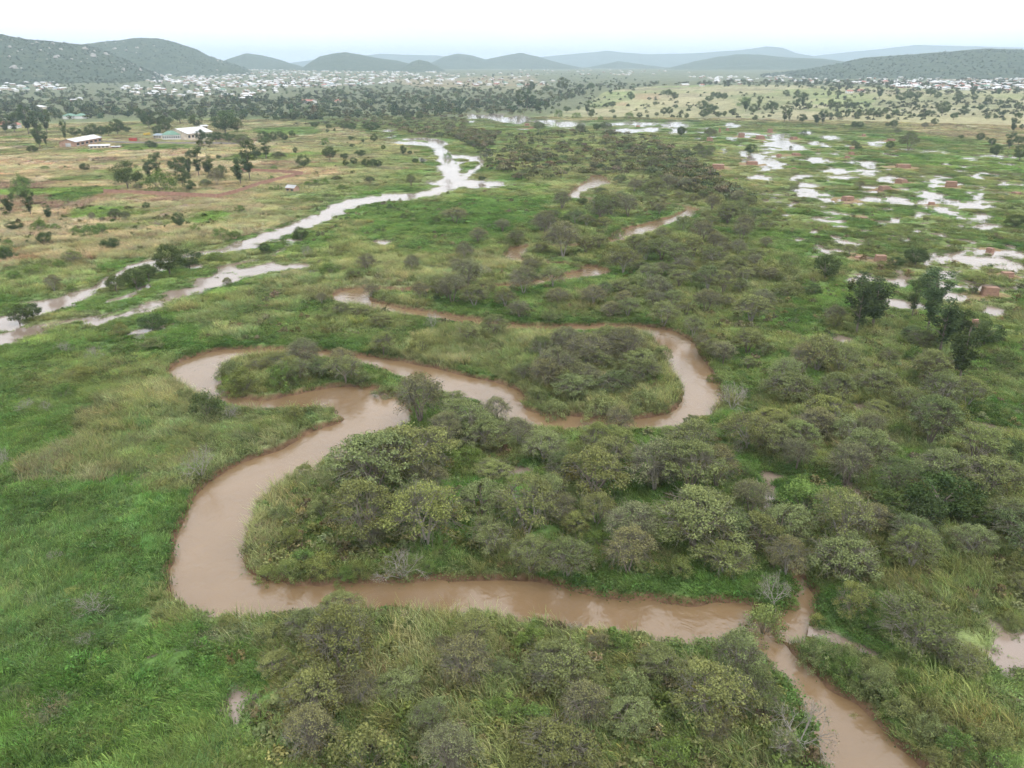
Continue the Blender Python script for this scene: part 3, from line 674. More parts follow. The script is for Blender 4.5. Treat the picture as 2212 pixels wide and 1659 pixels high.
# foreground and middle woodland, plant by plant (code, x, foot, width in tile readings)
tile(1,2,'N 1420 340 360,A 1800 460 400,A 1180 640 360,K 840 850 320,A 1370 900 500,A 1030 1010 520,L 2050 780 400,A 1380 1150 330,A 1950 1180 380,A 960 1400 500,L 1480 1400 570,G 580 1170 260,S 1250 1650 430 .8,B 1500 1610 150,Y 100 1640 260,Y 300 1650 240,Y 560 1640 300,B 760 1660 220,G 660 370 230,G 350 300 130 1.2,Y 880 1640 200,B 420 1560 260,Y 300 1400 220,G 200 1200 220,B 600 700 180,Y 420 800 160,L 1120 700 200,N 1650 560 260,B 1850 700 260,D 1780 500 300,N 1480 950 260,N 1000 1420 220,N 2080 300 260')
tile(2,2,'N 930 410 210,L 1370 460 240,D 1560 430 140,A 280 650 540,L 740 660 300,L 920 680 300,N 1230 920 400,A 700 1010 560,A 1560 600 320,A 320 1110 310,A 2030 560 360,S 1900 230 280 1.3,A 1520 980 420,N 1760 900 300,A 730 1230 270,A 130 1300 520,L 540 1300 230,A 1560 1440 560,D 1820 1420 480,N 1030 1410 370,A 160 1620 350,D 480 1660 380,N 1000 1640 340,L 1830 1640 350,Y 1450 1650 260,A 2120 1440 380,N 2050 1120 280,S 2000 1600 200,B 1600 700 240,G 1850 620 160,G 1230 860 200,B 240 860 200,N 420 1180 240,B 1420 700 160,Y 1640 330 150 .6,K 1300 840 240,B 760 1420 260')
tile(3,2,'A 180 150 360,N 400 460 300,A 560 230 300,L 250 600 270,L 980 240 420,L 1180 230 240,A 1470 220 340,Y 1570 320 280,N 680 860 320,N 240 750 220,L 430 1000 330,Q 1150 1100 640,Q 1480 1150 480,K 1000 1250 420,K 1350 1240 360,A 1880 960 470,K 2050 670 300,Q 1750 1230 340,A 2110 1300 340,A 150 1350 380,A 620 1390 480,L 1230 1600 360,A 1740 1480 300,N 150 1650 300,A 640 1660 520,Y 480 1680 250,G 2180 1650 260,N 860 500 200,G 1650 620 200,B 1950 1240 240,N 860 1300 260,B 1120 460 200,B 1520 640 180,Y 2150 830 180,A 120 540 260')
tile(1,3,'A 450 540 420,A 740 420 380,K 1140 500 200,A 840 580 420,A 750 860 640,A 1880 650 360,N 900 1100 340,A 520 1180 580,N 500 1560 480,A 2130 880 260,G 950 1720 720,N 1680 1720 470,G 1150 1290 200,G 120 560 260,B 250 1500 180,N 1620 640 160,S 400 1500 300,B 1700 460 160,K 1320 500 160')
tile(2,3,'B 150 640 320,A 400 950 640,S 540 460 130,A 1280 870 440,B 920 640 240,A 1940 880 500,A 1680 1280 640,D 2080 1160 420,G 1020 1080 380,A 400 1640 680,G 80 1700 300,L 2080 900 260,N 760 640 200,N 1750 1420 300,Y 2180 430 420 1.1,B 1400 1640 400,Y 860 250 120,N 280 990 380,N 1230 900 200,B 1030 620 130')
tile(3,3,'D 1220 640 620,A 1680 800 580,L 700 370 290,Y 430 390 140,B 850 470 160,S 260 1480 500 1.2,A 130 1560 280,G 420 740 280,B 680 870 300,G 900 1000 320,N 620 1020 220,B 1180 960 260,Y 760 1150 130,G 1350 1240 300,B 1600 1560 320,G 1900 1520 340,B 2020 1720 360,Y 1780 1480 260,G 1450 1620 240,L 450 170 230 1.1,A 2180 150 200,G 2080 420 200,N 1560 1390 160,S 40 240 330 1.1,B 200 200 160,N 1480 760 300,B 1050 1080 200')
tile(3,1,'E 760 1230 200 .85,E 900 1180 220 .8,E 1240 1090 110,E 1420 1010 200 .6,E 1380 1180 150,D 1230 1290 200,E 1480 1390 230 .8,D 1320 1360 240,E 1640 1300 160 .6,R 1680 1300 170,R 1860 1340 220,E 1650 1640 190,R 490 760 220,A 230 870 150,R 1270 640 170,E 790 880 100 .7,L 1790 880 190,R 2130 310 190 .6,A 700 550 120,A 1030 1490 160,A 420 1560 330,A 620 1580 330,N 300 1580 260,A 150 1700 280,A 1390 1640 330,K 380 890 150 .7,G 570 1180 180,K 2020 1510 220,R 1100 650 130 .7,N 560 1160 200,A 760 1700 160,G 1000 1680 220,B 1250 1480 180,K 1280 600 160,G 870 470 90,G 1150 440 110,B 1770 880 90')
tile(2,1,'N 290 380 220,R 450 340 130,R 610 120 120,D 760 270 260,N 1000 220 160 1.1,B 880 370 190,D 970 360 110,N 440 560 320,A 200 610 240,A 640 540 180,A 750 490 160,A 960 710 270,D 1150 600 190,A 1420 660 230,A 1290 600 320,A 1430 760 230,N 1640 450 210,A 1560 580 190,D 1740 650 270,A 1500 280 180,A 1920 720 210,A 2070 740 170,D 1690 850 260,A 1440 830 190,D 1340 890 120,D 1700 970 140,A 2060 1130 340,A 1310 1150 280,A 720 1170 260,N 700 980 310,N 400 980 210,G 340 1120 190,N 60 1090 210,N 100 890 270,D 580 1270 240,A 890 1420 360,A 1080 1600 330,A 450 1360 230,N 380 1660 330,A 100 1620 170,D 250 1440 210,A 1740 1420 210,N 1640 1360 160,A 1560 1250 210,A 2030 1410 230,A 2170 1440 160,N 1820 1490 210,L 2040 1540 120,Y 1770 1600 140 .6,N 1580 1470 170,A 700 1560 300,B 80 1160 180,Y 560 650 160 .6,G 1300 1430 180,B 1150 1660 300 .7,G 900 1690 280 .7,N 620 1690 240 .7,A 1180 780 200,A 940 880 220,N 1230 1010 200,A 1000 1080 200,A 1500 1080 220,N 860 1080 200,A 1820 900 200,A 2120 940 180,N 1950 560 160,A 2100 600 180,A 1860 280 200,N 2000 380 180,D 2080 260 160,A 1300 420 160,N 1100 420 180')
tile(1,1,'R 390 410 130,R 75 530 85,S 430 565 130,K 735 248 40,K 785 244 45,K 1155 150 65,K 1230 172 40,K 1280 236 65,K 1560 268 80,N 1720 275 220 .7,B 650 715 210 .7,L 850 765 160,N 730 835 160,N 570 975 110 1.3,N 1310 845 210,Y 1100 1000 220 .8,K 1300 1005 190,A 880 1080 240 .7,A 740 1075 170,A 1080 1175 200,L 1100 1400 180 1.2,G 1430 1395 270,A 1830 1305 210,A 2060 1265 240,S 1530 1175 150 1.2,S 1960 725 140,N 1740 690 150,N 1800 590 170,N 1920 440 140,N 1650 925 120,N 1830 860 270,N 2130 340 140,A 300 1620 330,D 560 1600 340,A 780 1640 300,N 420 1540 260,B 230 1690 260,N 1000 900 140,N 960 690 160,N 1420 940 160,A 1980 940 200,A 2150 1000 200,N 1350 690 160,K 640 1690 200,G 840 1680 180,S 480 720 60')
tile(0,1,'E 95 200 100 .75,E 270 215 105 .95,E 425 238 72 .8,R 135 338 120 .8,R 390 465 120,B 80 476 95,R 975 515 130,L 630 628 165,R 55 622 135,B 520 668 120,Y 385 652 135,D 1000 262 110,D 1090 252 90,N 800 252 65,N 890 262 50,R 1270 152 62,R 1555 315 105 1.2,S 1370 292 65,B 770 405 165,B 650 372 95,B 880 372 125,B 590 95 75,B 190 62 125,R 1010 868 165 1.05,R 1180 832 200,R 1290 772 140,R 1470 722 240,R 1640 662 200,R 1720 562 50,R 170 1132 175 .95,R 290 1108 155,R 1320 1185 185,K 545 1022 35,S 560 1390 140,S 820 1445 150,N 1970 822 95,B 1910 412 150,B 2030 405 130,N 470 860 160,B 620 850 90,B 320 700 200 .6,B 130 760 120,Y 700 1600 300 .4,G 1050 1240 180 .8,G 1300 1360 260 .5,S 1230 1290 130 .7,B 1880 600 200 .6,B 480 330 100,B 350 340 130,B 2080 190 90,B 1690 360 120')
tile(0,2,'K 1780 300 370,S 1990 300 160,S 1740 800 260 1.4,S 230 230 170 .8,S 400 240 110,B 560 130 200,S 50 700 180,G 1600 150 160,G 2150 330 180,S 480 1520 120')
tile(0,3,'S 810 310 260 .8,S 740 590 170 .6,G 2000 470 230,Y 620 150 150 .6')
# lobe in the upper river bend
for k, (a, b, q, cd) in enumerate([(500,815,60,'G'),(530,845,70,'Y'),(560,800,70,'A'),(600,790,75,'A'),(600,868,80,'Y'),(640,825,80,'A'),(690,800,80,'D'),(680,850,85,'K'),(720,835,60,'N'),(740,800,60,'N'),(560,865,60,'Y'),(650,862,60,'B'),(780,825,60,'G'),(830,845,70,'G'),(500,840,60,'B'),(1180,840,90,'N'),(1240,860,110,'A'),(1330,850,110,'D'),(1270,800,120,'N'),(1350,790,110,'N'),(1200,890,90,'G'),(1300,895,100,'G'),(1390,880,90,'G'),(1160,865,70,'G'),(1390,830,80,'A'),(1220,770,90,'N'),(1310,755,90,'A'),(1060,890,60,'N'),(980,870,70,'L'),(1120,960,80,'N')]):
    add_tree(cd, a, b, q * (.78 if a > 1100 else 1.0), .85 if a > 1100 else 1.0)
# field trees on the cultivated side and by the sheds
tile(0,0,'R 290 1332 72,E 350 1282 90 .8,E 405 1272 45,B 395 1476 66,R 740 1487 62,B 235 1597 76,B 190 1655 140,E 570 1228 42 1.4,R 650 1182 72,R 740 1187 50,R 810 1187 92,R 880 1182 72,R 940 1177 82,R 1020 1167 92,R 1100 1157 48,R 1295 1287 60,R 1342 1283 48,B 1310 1417 52,B 1510 1307 42,R 1890 1382 32,R 1730 1272 52,R 1815 1267 46,R 1870 1242 92,R 1740 1232 72,R 1980 1242 82,D 2095 1283 145,R 1440 1152 82,R 1360 1177 62,R 1700 1112 82,R 1950 1162 155 .9,R 2050 1152 92,E 1300 1575 80 .8,E 1370 1545 90 .7,R 1560 1505 115,E 1640 1532 62,E 1720 1532 92 .8,E 1805 1522 90 .75,R 1580 1592 112,R 1920 1542 92,R 1110 1645 155,B 1400 1655 210,R 1640 1652 92,B 1520 1422 52,B 1600 1422 62,B 1030 1552 56,A 1780 1622 92,E 2080 1602 110 .8,E 2160 1562 100 .9,N 1880 1612 122,R 1560 1072 112,R 1290 1112 80,R 1360 1113 90,R 1430 1108 80,E 1240 1082 80 .7,E 250 1162 90 .8,E 330 1162 100 .7,E 410 1152 80 .8,E 50 1152 62 .8,E 130 1152 82 .7,A 1200 1660 70,R 2210 1370 60')
tile(1,0,'R 70 1227 76,R 155 1227 56 1.2,R 210 1197 46 1.1,R 250 1222 52 1.1,R 312 1192 42,R 180 1052 42,R 280 1042 42,E 340 1047 60 .5,R 510 1112 52,R 630 1122 42,R 760 1132 82,R 830 1142 82,R 620 1152 26,R 680 1142 26,R 1000 1142 122 .8,E 90 1377 90 .6,R 10 1372 62,D 200 1377 92,R 345 1332 32 1.2,R 410 1457 92,R 640 1397 92,B 160 1472 52,R 770 1392 62,R 775 1442 52,R 850 1432 62,R 910 1367 72,R 950 1447 62,R 1010 1452 72,R 1060 1452 62,R 830 1277 42,R 925 1237 26,R 820 1222 42,R 1020 1237 72,R 1100 1297 42,R 1270 1342 66,R 1330 1342 42,B 600 1247 62,B 700 1317 62 .5,R 1375 1417 52,R 1435 1412 42,B 1655 1362 82,D 985 1592 86,D 1340 1612 82 1.4,D 700 1562 92 .7,B 600 1602 62,B 520 1602 52,B 450 1612 62,B 830 1602 42,B 880 1597 52,B 750 1642 102 .7,B 140 1572 56 1.2,B 195 1655 62,B 130 1652 42,S 1660 1592 62 1.2,S 1500 1582 62 1.2,R 1410 1042 62,R 1310 1042 72 .7,R 1950 1567 62')
tile(2,0,'R 575 952 42,E 650 987 70 .6,R 690 987 50,R 470 977 62,R 870 982 42,R 820 932 52,R 865 937 62,R 710 942 42,R 1235 917 42,R 1415 942 32,R 1535 942 32,R 1030 872 52 1.3,R 1020 842 52,R 1185 867 32,R 1350 842 60,R 1400 867 62,R 1310 822 42,R 1250 1007 42,R 1310 1002 60,R 1360 1000 60,B 1010 1027 92,R 1100 1022 52,R 1170 1022 32,R 885 1027 32,B 765 1042 62,R 685 1022 52,B 560 1022 72,B 400 1012 72,R 340 987 26,E 290 967 35,E 215 982 60 .8,R 405 927 32,R 1505 1027 42,R 1650 1022 62,R 1690 1002 80,R 1720 990 80,R 1640 962 92,R 1780 1027 56,R 1835 1012 42,R 1900 992 52,B 2000 912 102,E 2020 967 60,R 1910 982 42,R 2080 992 72,E 2130 952 52,R 2190 962 62,R 2100 1047 42,E 130 952 80 .8,E 60 942 70 .8,E 180 942 60 .8,R 1780 862 62,R 1830 872 62,R 1740 852 62,R 1700 882 62,R 435 862 32,R 485 857 32,R 525 852 42,R 855 822 26,R 160 802 82,R 300 802 62,R 580 782 52,R 440 792 92,R 680 782 72,R 1460 1180 70,D 810 1140 110,R 730 1140 60,D 590 1165 100,R 1460 1175 70,D 1710 1180 110,D 1500 1360 110,D 1610 1340 110,D 1660 1370 120,D 1720 1340 90,R 2060 1330 90,D 1210 1480 140 1.2,A 530 1420 120,D 230 1140 110')
tile(3,0,'R 40 972 82,E 240 952 70 .8,E 300 947 70 .8,R 350 952 62,R 540 952 80,R 600 952 72,R 680 952 72,R 730 952 62,E 140 1062 70 .7,E 180 1057 42,R 290 1062 82,E 420 1082 80 .8,E 470 1082 62 .9,R 740 1117 62,R 790 1112 62,R 1080 1112 72,R 1030 1102 42,R 1435 1087 62,N 1350 1117 62,D 1115 1157 66,R 1035 1042 46,R 1600 1037 62,R 1890 1037 46,R 1960 1032 32,R 2030 1047 32,R 2190 1122 42,E 2110 1162 70 .9,R 1830 1222 72,R 1890 1217 32,R 1665 1207 36,R 1930 1267 62,E 2080 1292 82 .7,R 2160 1262 92,R 2170 1392 130,R 1970 1347 102,D 1210 1305 160,R 1050 1297 62,R 770 1302 52,D 740 1262 62,R 800 842 42,R 250 842 52,R 300 862 62,R 150 832 52,R 410 832 32,R 520 837 52,R 600 842 52,E 960 852 60 .8,R 1150 882 82,R 1230 862 70,R 1290 862 70,R 1400 837 62,R 1460 857 62,R 1635 852 62,R 1690 857 42,E 1760 842 52,R 1500 1002 92,R 1390 1007 62,R 1100 1002 52,R 1000 1002 62,R 940 1012 62,R 870 1012 62,R 780 1022 62,R 680 1022 52,R 600 1027 62,R 530 1032 62,R 850 942 52,R 1050 912 42,K 200 1277 36,K 210 1402 46,K 270 1432 36,A 790 1640 100,A 220 1650 90,K 310 1165 60,R 1270 900 50,R 1630 890 60,R 1780 880 60,R 1900 900 60,R 1990 920 60,R 2080 900 50,R 1700 1000 60,R 1830 960 50,R 2150 960 60')

# ------------------------------------------------------------------ fill the middle thicket
def scatter(poly_px, n, codes, wm, gap=.75):
    pg = gpoly(poly_px); xs = [p[0] for p in pg]; ys = [p[1] for p in pg]
    g = np.random.default_rng(int(abs(sum(xs)) * 7) % 9999)
    m = 0; tries = 0
    while m < n and tries < n * 40:
        tries += 40
        X = g.uniform(min(xs), max(xs), 40); Y = g.uniform(min(ys), max(ys), 40)
        ok = in_poly(X, Y, pg) & (river_d(X, Y) > 2.0) & (flood_f(X, Y) < -.25)
        for x, y in zip(X[ok], Y[ok]):
            wv = g.uniform(*wm)
            if any((t['x'] - x) ** 2 + (t['y'] - y) ** 2 < (gap * .5 * (t['w'] + wv)) ** 2 for t in TREES): continue
            px, py, d = proj(x, y, 0)
            TREES.append(dict(code=codes[g.integers(len(codes))], x=float(x), y=float(y), w=float(wv), px=float(px), py=float(py), hf=float(g.uniform(.75, 1.0)), zone=None, fill=1))
            m += 1
            if m >= n: break
scatter([(1080,520),(1180,470),(1250,430),(1300,390),(1450,392),(1500,430),(1620,440),(1700,470),(1640,520),(1700,570),(1720,640),(1650,700),(1500,700),(1440,690),(1250,680),(1050,680),(900,650),(1000,600),(1100,570)], 115, 'AANNDAG', (5, 9))
scatter([(1040,880),(1150,940),(1340,935),(1480,935),(1560,930),(1650,880),(1800,850),(2060,850),(2212,980),(2212,1240),(1900,1240),(1740,1250),(1600,1240),(1300,1230),(1150,1240),(1000,1180),(880,1160),(860,960)], 32, 'AADLAB', (5, 8), .72)
scatter([(480,1345),(1060,1345),(1400,1400),(1640,1420),(1760,1600),(1790,1690),(1300,1690),(560,1690),(600,1500)], 8, 'NAGBNA', (3.5, 6), .8)
scatter([(1760,1400),(1850,1440),(2000,1520),(2100,1690),(2010,1690),(1920,1590),(1820,1510)], 14, 'GBYG', (3, 5), .6)
# plants that are not in the picture, or stand in the river, go
keep = []
tx = np.array([t['x'] for t in TREES]); ty = np.array([t['y'] for t in TREES])
td = river_d(tx, ty); tz = height(tx, ty)
for t, d, z in zip(TREES, td, tz):
    if not (-70 < t['px'] < PW + 70 and t['py'] < PH + 110): continue
    if d < 0.4 and t['code'] not in 'YBGS': continue
    if d < -1.5: continue
    t['z'] = float(z) - .05; keep.append(t)
TREES = keep
# water that the photograph shows stays open to view: plants in front of it are lower or absent
OPEN = [(1260,594),(1285,588),(1240,600),(1110,548),(1120,540),(1100,556),(1385,500),(1360,510),(1440,475),(1485,458),(1245,424),(1290,398),(760,640),(740,648),(790,640),(900,685),(960,693),(1130,710),(1180,711),(1230,712),(1180,908),(1240,914),(1300,915),(1380,914),(1430,912),(1500,890),(1520,860),(1480,780),(1460,745),(1040,845),(1000,835),(950,820),(900,805),(860,792),(800,782),(700,768),(600,762),(640,870),(560,880),(1060,855),(1110,1010),(1600,968),(1720,1300),(1735,1275),(2140,922),(2110,915),(2170,925),(1860,882),(1130,1000),(1815,1050),(1855,1056),(2190,1400),(2165,1385),(510,1520)]
keep = []
for t in TREES:
    hpx = t['w'] * 1.0 * t['hf'] * F_PX / depth_at(t['x'], t['y']) * .93
    hid = [q for q in OPEN if abs(q[0] - t['px']) < t['w'] * F_PX / depth_at(t['x'], t['y']) * .6 and t['py'] - hpx < q[1] < t['py'] - 2]
    if hid:
        if t.get('fill'): continue
        top = max(q[1] for q in hid); f = max(.45, min(1, (t['py'] - top) / hpx))
        t['hf'] *= f; t['w'] *= max(.7, f)
    keep.append(t)
TREES = keep

# ------------------------------------------------------------------ words that single each plant out
PZ = [  # (phrase, polygon in photo positions)
 ('on the near bank below the river', [(380,1310),(700,1290),(1000,1310),(1300,1345),(1640,1385),(1800,1760),(300,1800)]),
 ('beside the river where it leaves the picture', [(1640,1385),(1720,1370),(2400,1370),(2400,1800),(1800,1760)]),
 ('inside the big river loop', [(500,1260),(500,1150),(620,1010),(860,900),(880,860),(1060,870),(1130,905),(1130,1000),(1130,1260)]),
 ('in the woodland above the lower reach', [(1130,905),(1600,905),(1640,1240),(1640,1330),(1130,1270)]),
 ('right of the side channel', [(1600,905),(1700,830),(2400,830),(2400,1370),(1640,1380),(1640,1240)]),
 ('on the tongue in the upper bend', [(460,760),(900,770),(900,880),(460,880)]),
 ('on the reedy spur by the right bend', [(900,720),(1480,700),(1500,905),(1130,905),(900,870)]),
 ('near the eucalypts by the clay pits', [(1600,640),(2400,600),(2400,830),(1700,830),(1600,830)]),
 ('on the grassy left bank', [(-300,690),(720,690),(720,760),(460,770),(370,820),(460,880),(740,900),(400,1080),(380,1310),(500,1700),(-300,1800)]),
 ('beside the flooded channel', [(-300,560),(350,545),(640,470),(700,520),(640,690),(-300,690)]),
 ('in scrub between channel and river', [(640,400),(1080,400),(1080,730),(640,730)]),
 ('in the thicket along the far river', [(1080,380),(1720,380),(1720,730),(1080,730)]),
 ('among the flood pools', [(1300,245),(2400,270),(2400,640),(1600,640),(1720,380),(1300,380)]),
 ('in the maize near the channel', [(-300,440),(640,440),(640,480),(350,545),(-300,600)]),
 ('by the walled compound', [(200,340),(700,340),(700,440),(200,440)]),
 ('by the long sheds', [(80,240),(560,240),(560,340),(80,340)]),
 ('in the far left fields', [(-300,240),(200,240),(200,440),(-300,440)]),
 ('in the green fields near the stream', [(560,240),(1080,240),(1080,440),(560,440)]),
 ('on the dry rise', [(900,150),(2400,150),(2400,340),(900,340)]),
 ('on the plain', [(-900,-900),(3000,-900),(3000,3000),(-900,3000)])]
ORD = ['first', 'second', 'third', 'fourth', 'fifth', 'sixth', 'seventh', 'eighth', 'ninth', 'tenth', 'eleventh', 'twelfth', 'thirteenth', 'fourteenth', 'fifteenth', 'sixteenth', 'seventeenth', 'eighteenth', 'nineteenth', 'twentieth']
def ordw(i): return ORD[i] if i < 20 else str(i + 1) + 'th'
def name_rows(recs, per=7):
    """records of one kind in one zone -> adds row and place in the row, counted in the picture"""
    recs = sorted(recs, key=lambda t: -t['py'])
    n = len(recs)
    if n == 1: recs[0]['where'] = ''; return
    rows = [recs[i:i + per] for i in range(0, n, per)]
    if len(rows) > 1 and len(rows[-1]) < 3:
        last = rows.pop(); rows[-1].extend(last)
    for ri, row in enumerate(rows):
        row.sort(key=lambda t: t['px'])
        rw = '' if len(rows) == 1 else (', front row' if ri == 0 else ', back row' if ri == len(rows) - 1 else f', {ordw(ri)} row')
        for i, t in enumerate(row):
            k = len(row)
            t['where'] = rw + ((', leftmost' if i == 0 else ', rightmost' if i == k - 1 else f', {ordw(i)} from left') if k > 1 else '')
def zone_of(px, py):
    for ph, pg in PZ:
        if in_poly(np.array([px]), np.array([py]), pg)[0]: return ph
bykey = {}
for t in TREES:
    t['zone'] = t['zone'] or zone_of(t['px'], t['py'])
    bykey.setdefault((t['code'], t['zone']), []).append(t)
for k, v in bykey.items(): name_rows(v)
g = np.random.default_rng(77)
for i, t in enumerate(sorted(TREES, key=lambda t: -t['py'])):
    fam, nm, col, hf, words, cat = KIND[t['code']]
    var = PLANTS[fam][int(g.integers(len(PLANTS[fam])))]
    root = bpy.data.objects.new(nm, None); C.objects.link(root)
    root.location = (t['x'], t['y'], t['z']); root.rotation_euler = (0, 0, float(g.random() * 6.283))
    s = t['w'] * ((1.2 if t['py'] > 1340 else 1.42 if t['py'] > 900 else 1.30 if t['py'] > 740 else 1.15) if fam in 'AN' else 1.15 if fam == 'B' else (1.85 if t['px'] > 1800 and t['py'] > 600 else 1.5) if fam == 'E' else 1.2) * (1.22 if t['px'] < 720 and t['py'] < 450 else 1.0); hz = s * hf * t['hf'] * (.82 if fam == 'E' else 1.02 if fam == 'A' else 1.0) * float(g.uniform(.82, 1.15))
    root.scale = (s * float(g.uniform(.85, 1.15)), s * float(g.uniform(.88, 1.08)), hz)
    tag(root, f"{words} {t['zone']}{t['where']}", cat, f"{nm.replace('_', ' ')}s {t['zone']}")
    br = float(g.uniform(.80, 1.12)); wm_ = float(g.uniform(-.06, .09))
    for pn, me in var.items():
        o = link(pn, me, root)
        if pn == 'branches': o['kind'] = 'stuff'
        o.color = (col[0] * br * (1 + wm_), col[1] * br, col[2] * br * (1 - wm_), 1)

# ------------------------------------------------------------------ massed growth: grass, reeds, maize, far woodland
def clump_arr(n, hgt, spread, lean, wid, g, tip=1.25, segs=2):
    V_, F_, C_ = [], [], []
    for i in range(n):
        a = g.random() * 6.283; q = spread * .55 * g.random() ** .5
        b0 = np.array([q * math.cos(a), q * math.sin(a), -.05])
        dr = np.array([math.cos(a) * .5 + lean + g.normal() * .25, math.sin(a) * .5 + g.normal() * .3, 0]) * (.3 + .5 * g.random())
        h = hgt * (.55 + .6 * g.random()); sd = unit(np.array([-dr[1], dr[0], 0]) + g.normal(size=3) * .3) * wid * (.6 + .8 * g.random())
        tone = .7 + .5 * g.random(); n0 = len(V_)
        for k in range(segs + 1):
            u = k / segs
            p = b0 + np.array([0, 0, h * (u - .28 * u * u)]) + dr * h * u * u
            wv = sd * (1 - .85 * u)
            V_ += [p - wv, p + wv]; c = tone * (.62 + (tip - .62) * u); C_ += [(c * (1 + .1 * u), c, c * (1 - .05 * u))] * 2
        for k in range(segs): F_.append((n0 + 2 * k, n0 + 2 * k + 1, n0 + 2 * k + 3, n0 + 2 * k + 2))
    return np.array(V_), np.array(F_), np.array(C_)
def herb_arr(n, hgt, spread, leaf, g):
    p = g.normal(size=(n, 3)) * [spread * .42, spread * .42, 0]; rr = np.hypot(p[:, 0], p[:, 1]) / spread
    p[:, 2] = hgt * np.clip(1 - rr * 1.1, .1, 1) * (.4 + .6 * g.random(n))
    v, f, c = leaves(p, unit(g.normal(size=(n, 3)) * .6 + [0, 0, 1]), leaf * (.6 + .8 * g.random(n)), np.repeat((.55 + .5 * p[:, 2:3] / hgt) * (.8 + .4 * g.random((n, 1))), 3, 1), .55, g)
    return v, f, c
def mass_tree(name, kind, g):
    pads = []
    if kind == 'round':
        for i in range(13):
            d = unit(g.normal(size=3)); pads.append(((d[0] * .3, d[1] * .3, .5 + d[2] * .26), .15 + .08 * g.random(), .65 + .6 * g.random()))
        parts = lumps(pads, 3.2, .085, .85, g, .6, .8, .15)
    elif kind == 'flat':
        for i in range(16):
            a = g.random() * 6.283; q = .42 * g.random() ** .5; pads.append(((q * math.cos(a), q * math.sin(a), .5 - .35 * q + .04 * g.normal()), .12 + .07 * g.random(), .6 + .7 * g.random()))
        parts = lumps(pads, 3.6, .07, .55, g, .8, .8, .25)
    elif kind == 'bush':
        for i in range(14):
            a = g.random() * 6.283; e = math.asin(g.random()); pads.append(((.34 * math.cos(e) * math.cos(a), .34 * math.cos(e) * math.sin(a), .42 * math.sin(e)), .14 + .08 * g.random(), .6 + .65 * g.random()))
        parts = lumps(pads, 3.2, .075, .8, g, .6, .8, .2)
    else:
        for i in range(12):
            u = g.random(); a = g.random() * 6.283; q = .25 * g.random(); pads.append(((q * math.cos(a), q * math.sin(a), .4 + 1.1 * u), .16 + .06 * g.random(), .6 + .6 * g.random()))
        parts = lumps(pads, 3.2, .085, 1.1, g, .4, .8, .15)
    tv, tf = tubes([((0, 0, 0), (0, 0, .45), .03, .02)], 3)
    v, f, c = parts
    return mesh_np(name, np.vstack([v, tv]), np.vstack([f, tf + len(v)]), LEAF_I, np.vstack([c, np.full((len(tv), 3), .7)]))
g = np.random.default_rng(501)
def coll(name, meshes):
    c = bpy.data.collections.new(name)
    for m in meshes: c.objects.link(bpy.data.objects.new(m.name, m))
    return c
def patch(name, ntuft, size, g, **kw):
    """a piece of sward about size metres across, many tufts in one mesh"""
    V_, F_, C_, n0 = [], [], [], 0
    for k in range(ntuft):
        me = kw['one'](g); 
        v, f, c = me
        a = g.random() * 6.283; q = size * .56 * g.random() ** .5; sc = g.uniform(.7, 1.25)
        ca, sa = (math.cos(a), math.sin(a)) if kw.get('spin') else (math.cos(g.normal() * .35), math.sin(g.normal() * .35))
        w_ = v * sc; w_ = np.stack([w_[:, 0] * ca - w_[:, 1] * sa + q * math.cos(a), w_[:, 0] * sa + w_[:, 1] * ca + q * math.sin(a), w_[:, 2]], -1)
        V_.append(w_); F_.append(f + n0); n0 += len(v)
        C_.append(c * g.uniform(.72, 1.28) * (1 + .07 * g.normal(size=3)))
    return mesh_np(name, np.vstack(V_), np.vstack(F_), GRASS_I, np.vstack(C_))
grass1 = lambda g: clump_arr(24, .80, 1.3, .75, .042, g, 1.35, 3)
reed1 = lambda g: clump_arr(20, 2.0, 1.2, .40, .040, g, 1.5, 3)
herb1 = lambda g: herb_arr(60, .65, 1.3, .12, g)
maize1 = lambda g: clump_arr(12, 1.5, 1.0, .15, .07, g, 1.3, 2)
def single(name, arr): v, f, c = arr; return mesh_np(name, v, f, GRASS_I, c)
def mix1(g): return grass1(g) if g.random() < .6 else herb1(g)
def rmix1(g): u = g.random(); return reed1(g) if u < .72 else grass1(g) if u < .9 else herb1(g)
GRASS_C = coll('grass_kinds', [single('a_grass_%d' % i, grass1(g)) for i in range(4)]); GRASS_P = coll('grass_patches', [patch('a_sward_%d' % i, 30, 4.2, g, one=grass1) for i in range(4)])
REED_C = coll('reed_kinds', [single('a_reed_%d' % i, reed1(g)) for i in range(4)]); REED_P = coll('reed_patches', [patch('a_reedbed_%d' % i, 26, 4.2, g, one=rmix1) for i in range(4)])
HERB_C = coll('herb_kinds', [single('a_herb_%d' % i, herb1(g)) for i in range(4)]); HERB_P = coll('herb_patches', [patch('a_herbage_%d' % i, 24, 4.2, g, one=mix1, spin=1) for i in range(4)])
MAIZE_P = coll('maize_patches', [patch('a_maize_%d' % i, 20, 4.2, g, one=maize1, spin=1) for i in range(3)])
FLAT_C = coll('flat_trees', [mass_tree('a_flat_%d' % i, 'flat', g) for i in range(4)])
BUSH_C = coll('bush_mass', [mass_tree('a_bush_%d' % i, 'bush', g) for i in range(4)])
ROUND_C = coll('round_trees', [mass_tree('a_round_%d' % i, k, g) for i, k in enumerate(['round', 'round', 'flat', 'bush', 'flat'])])
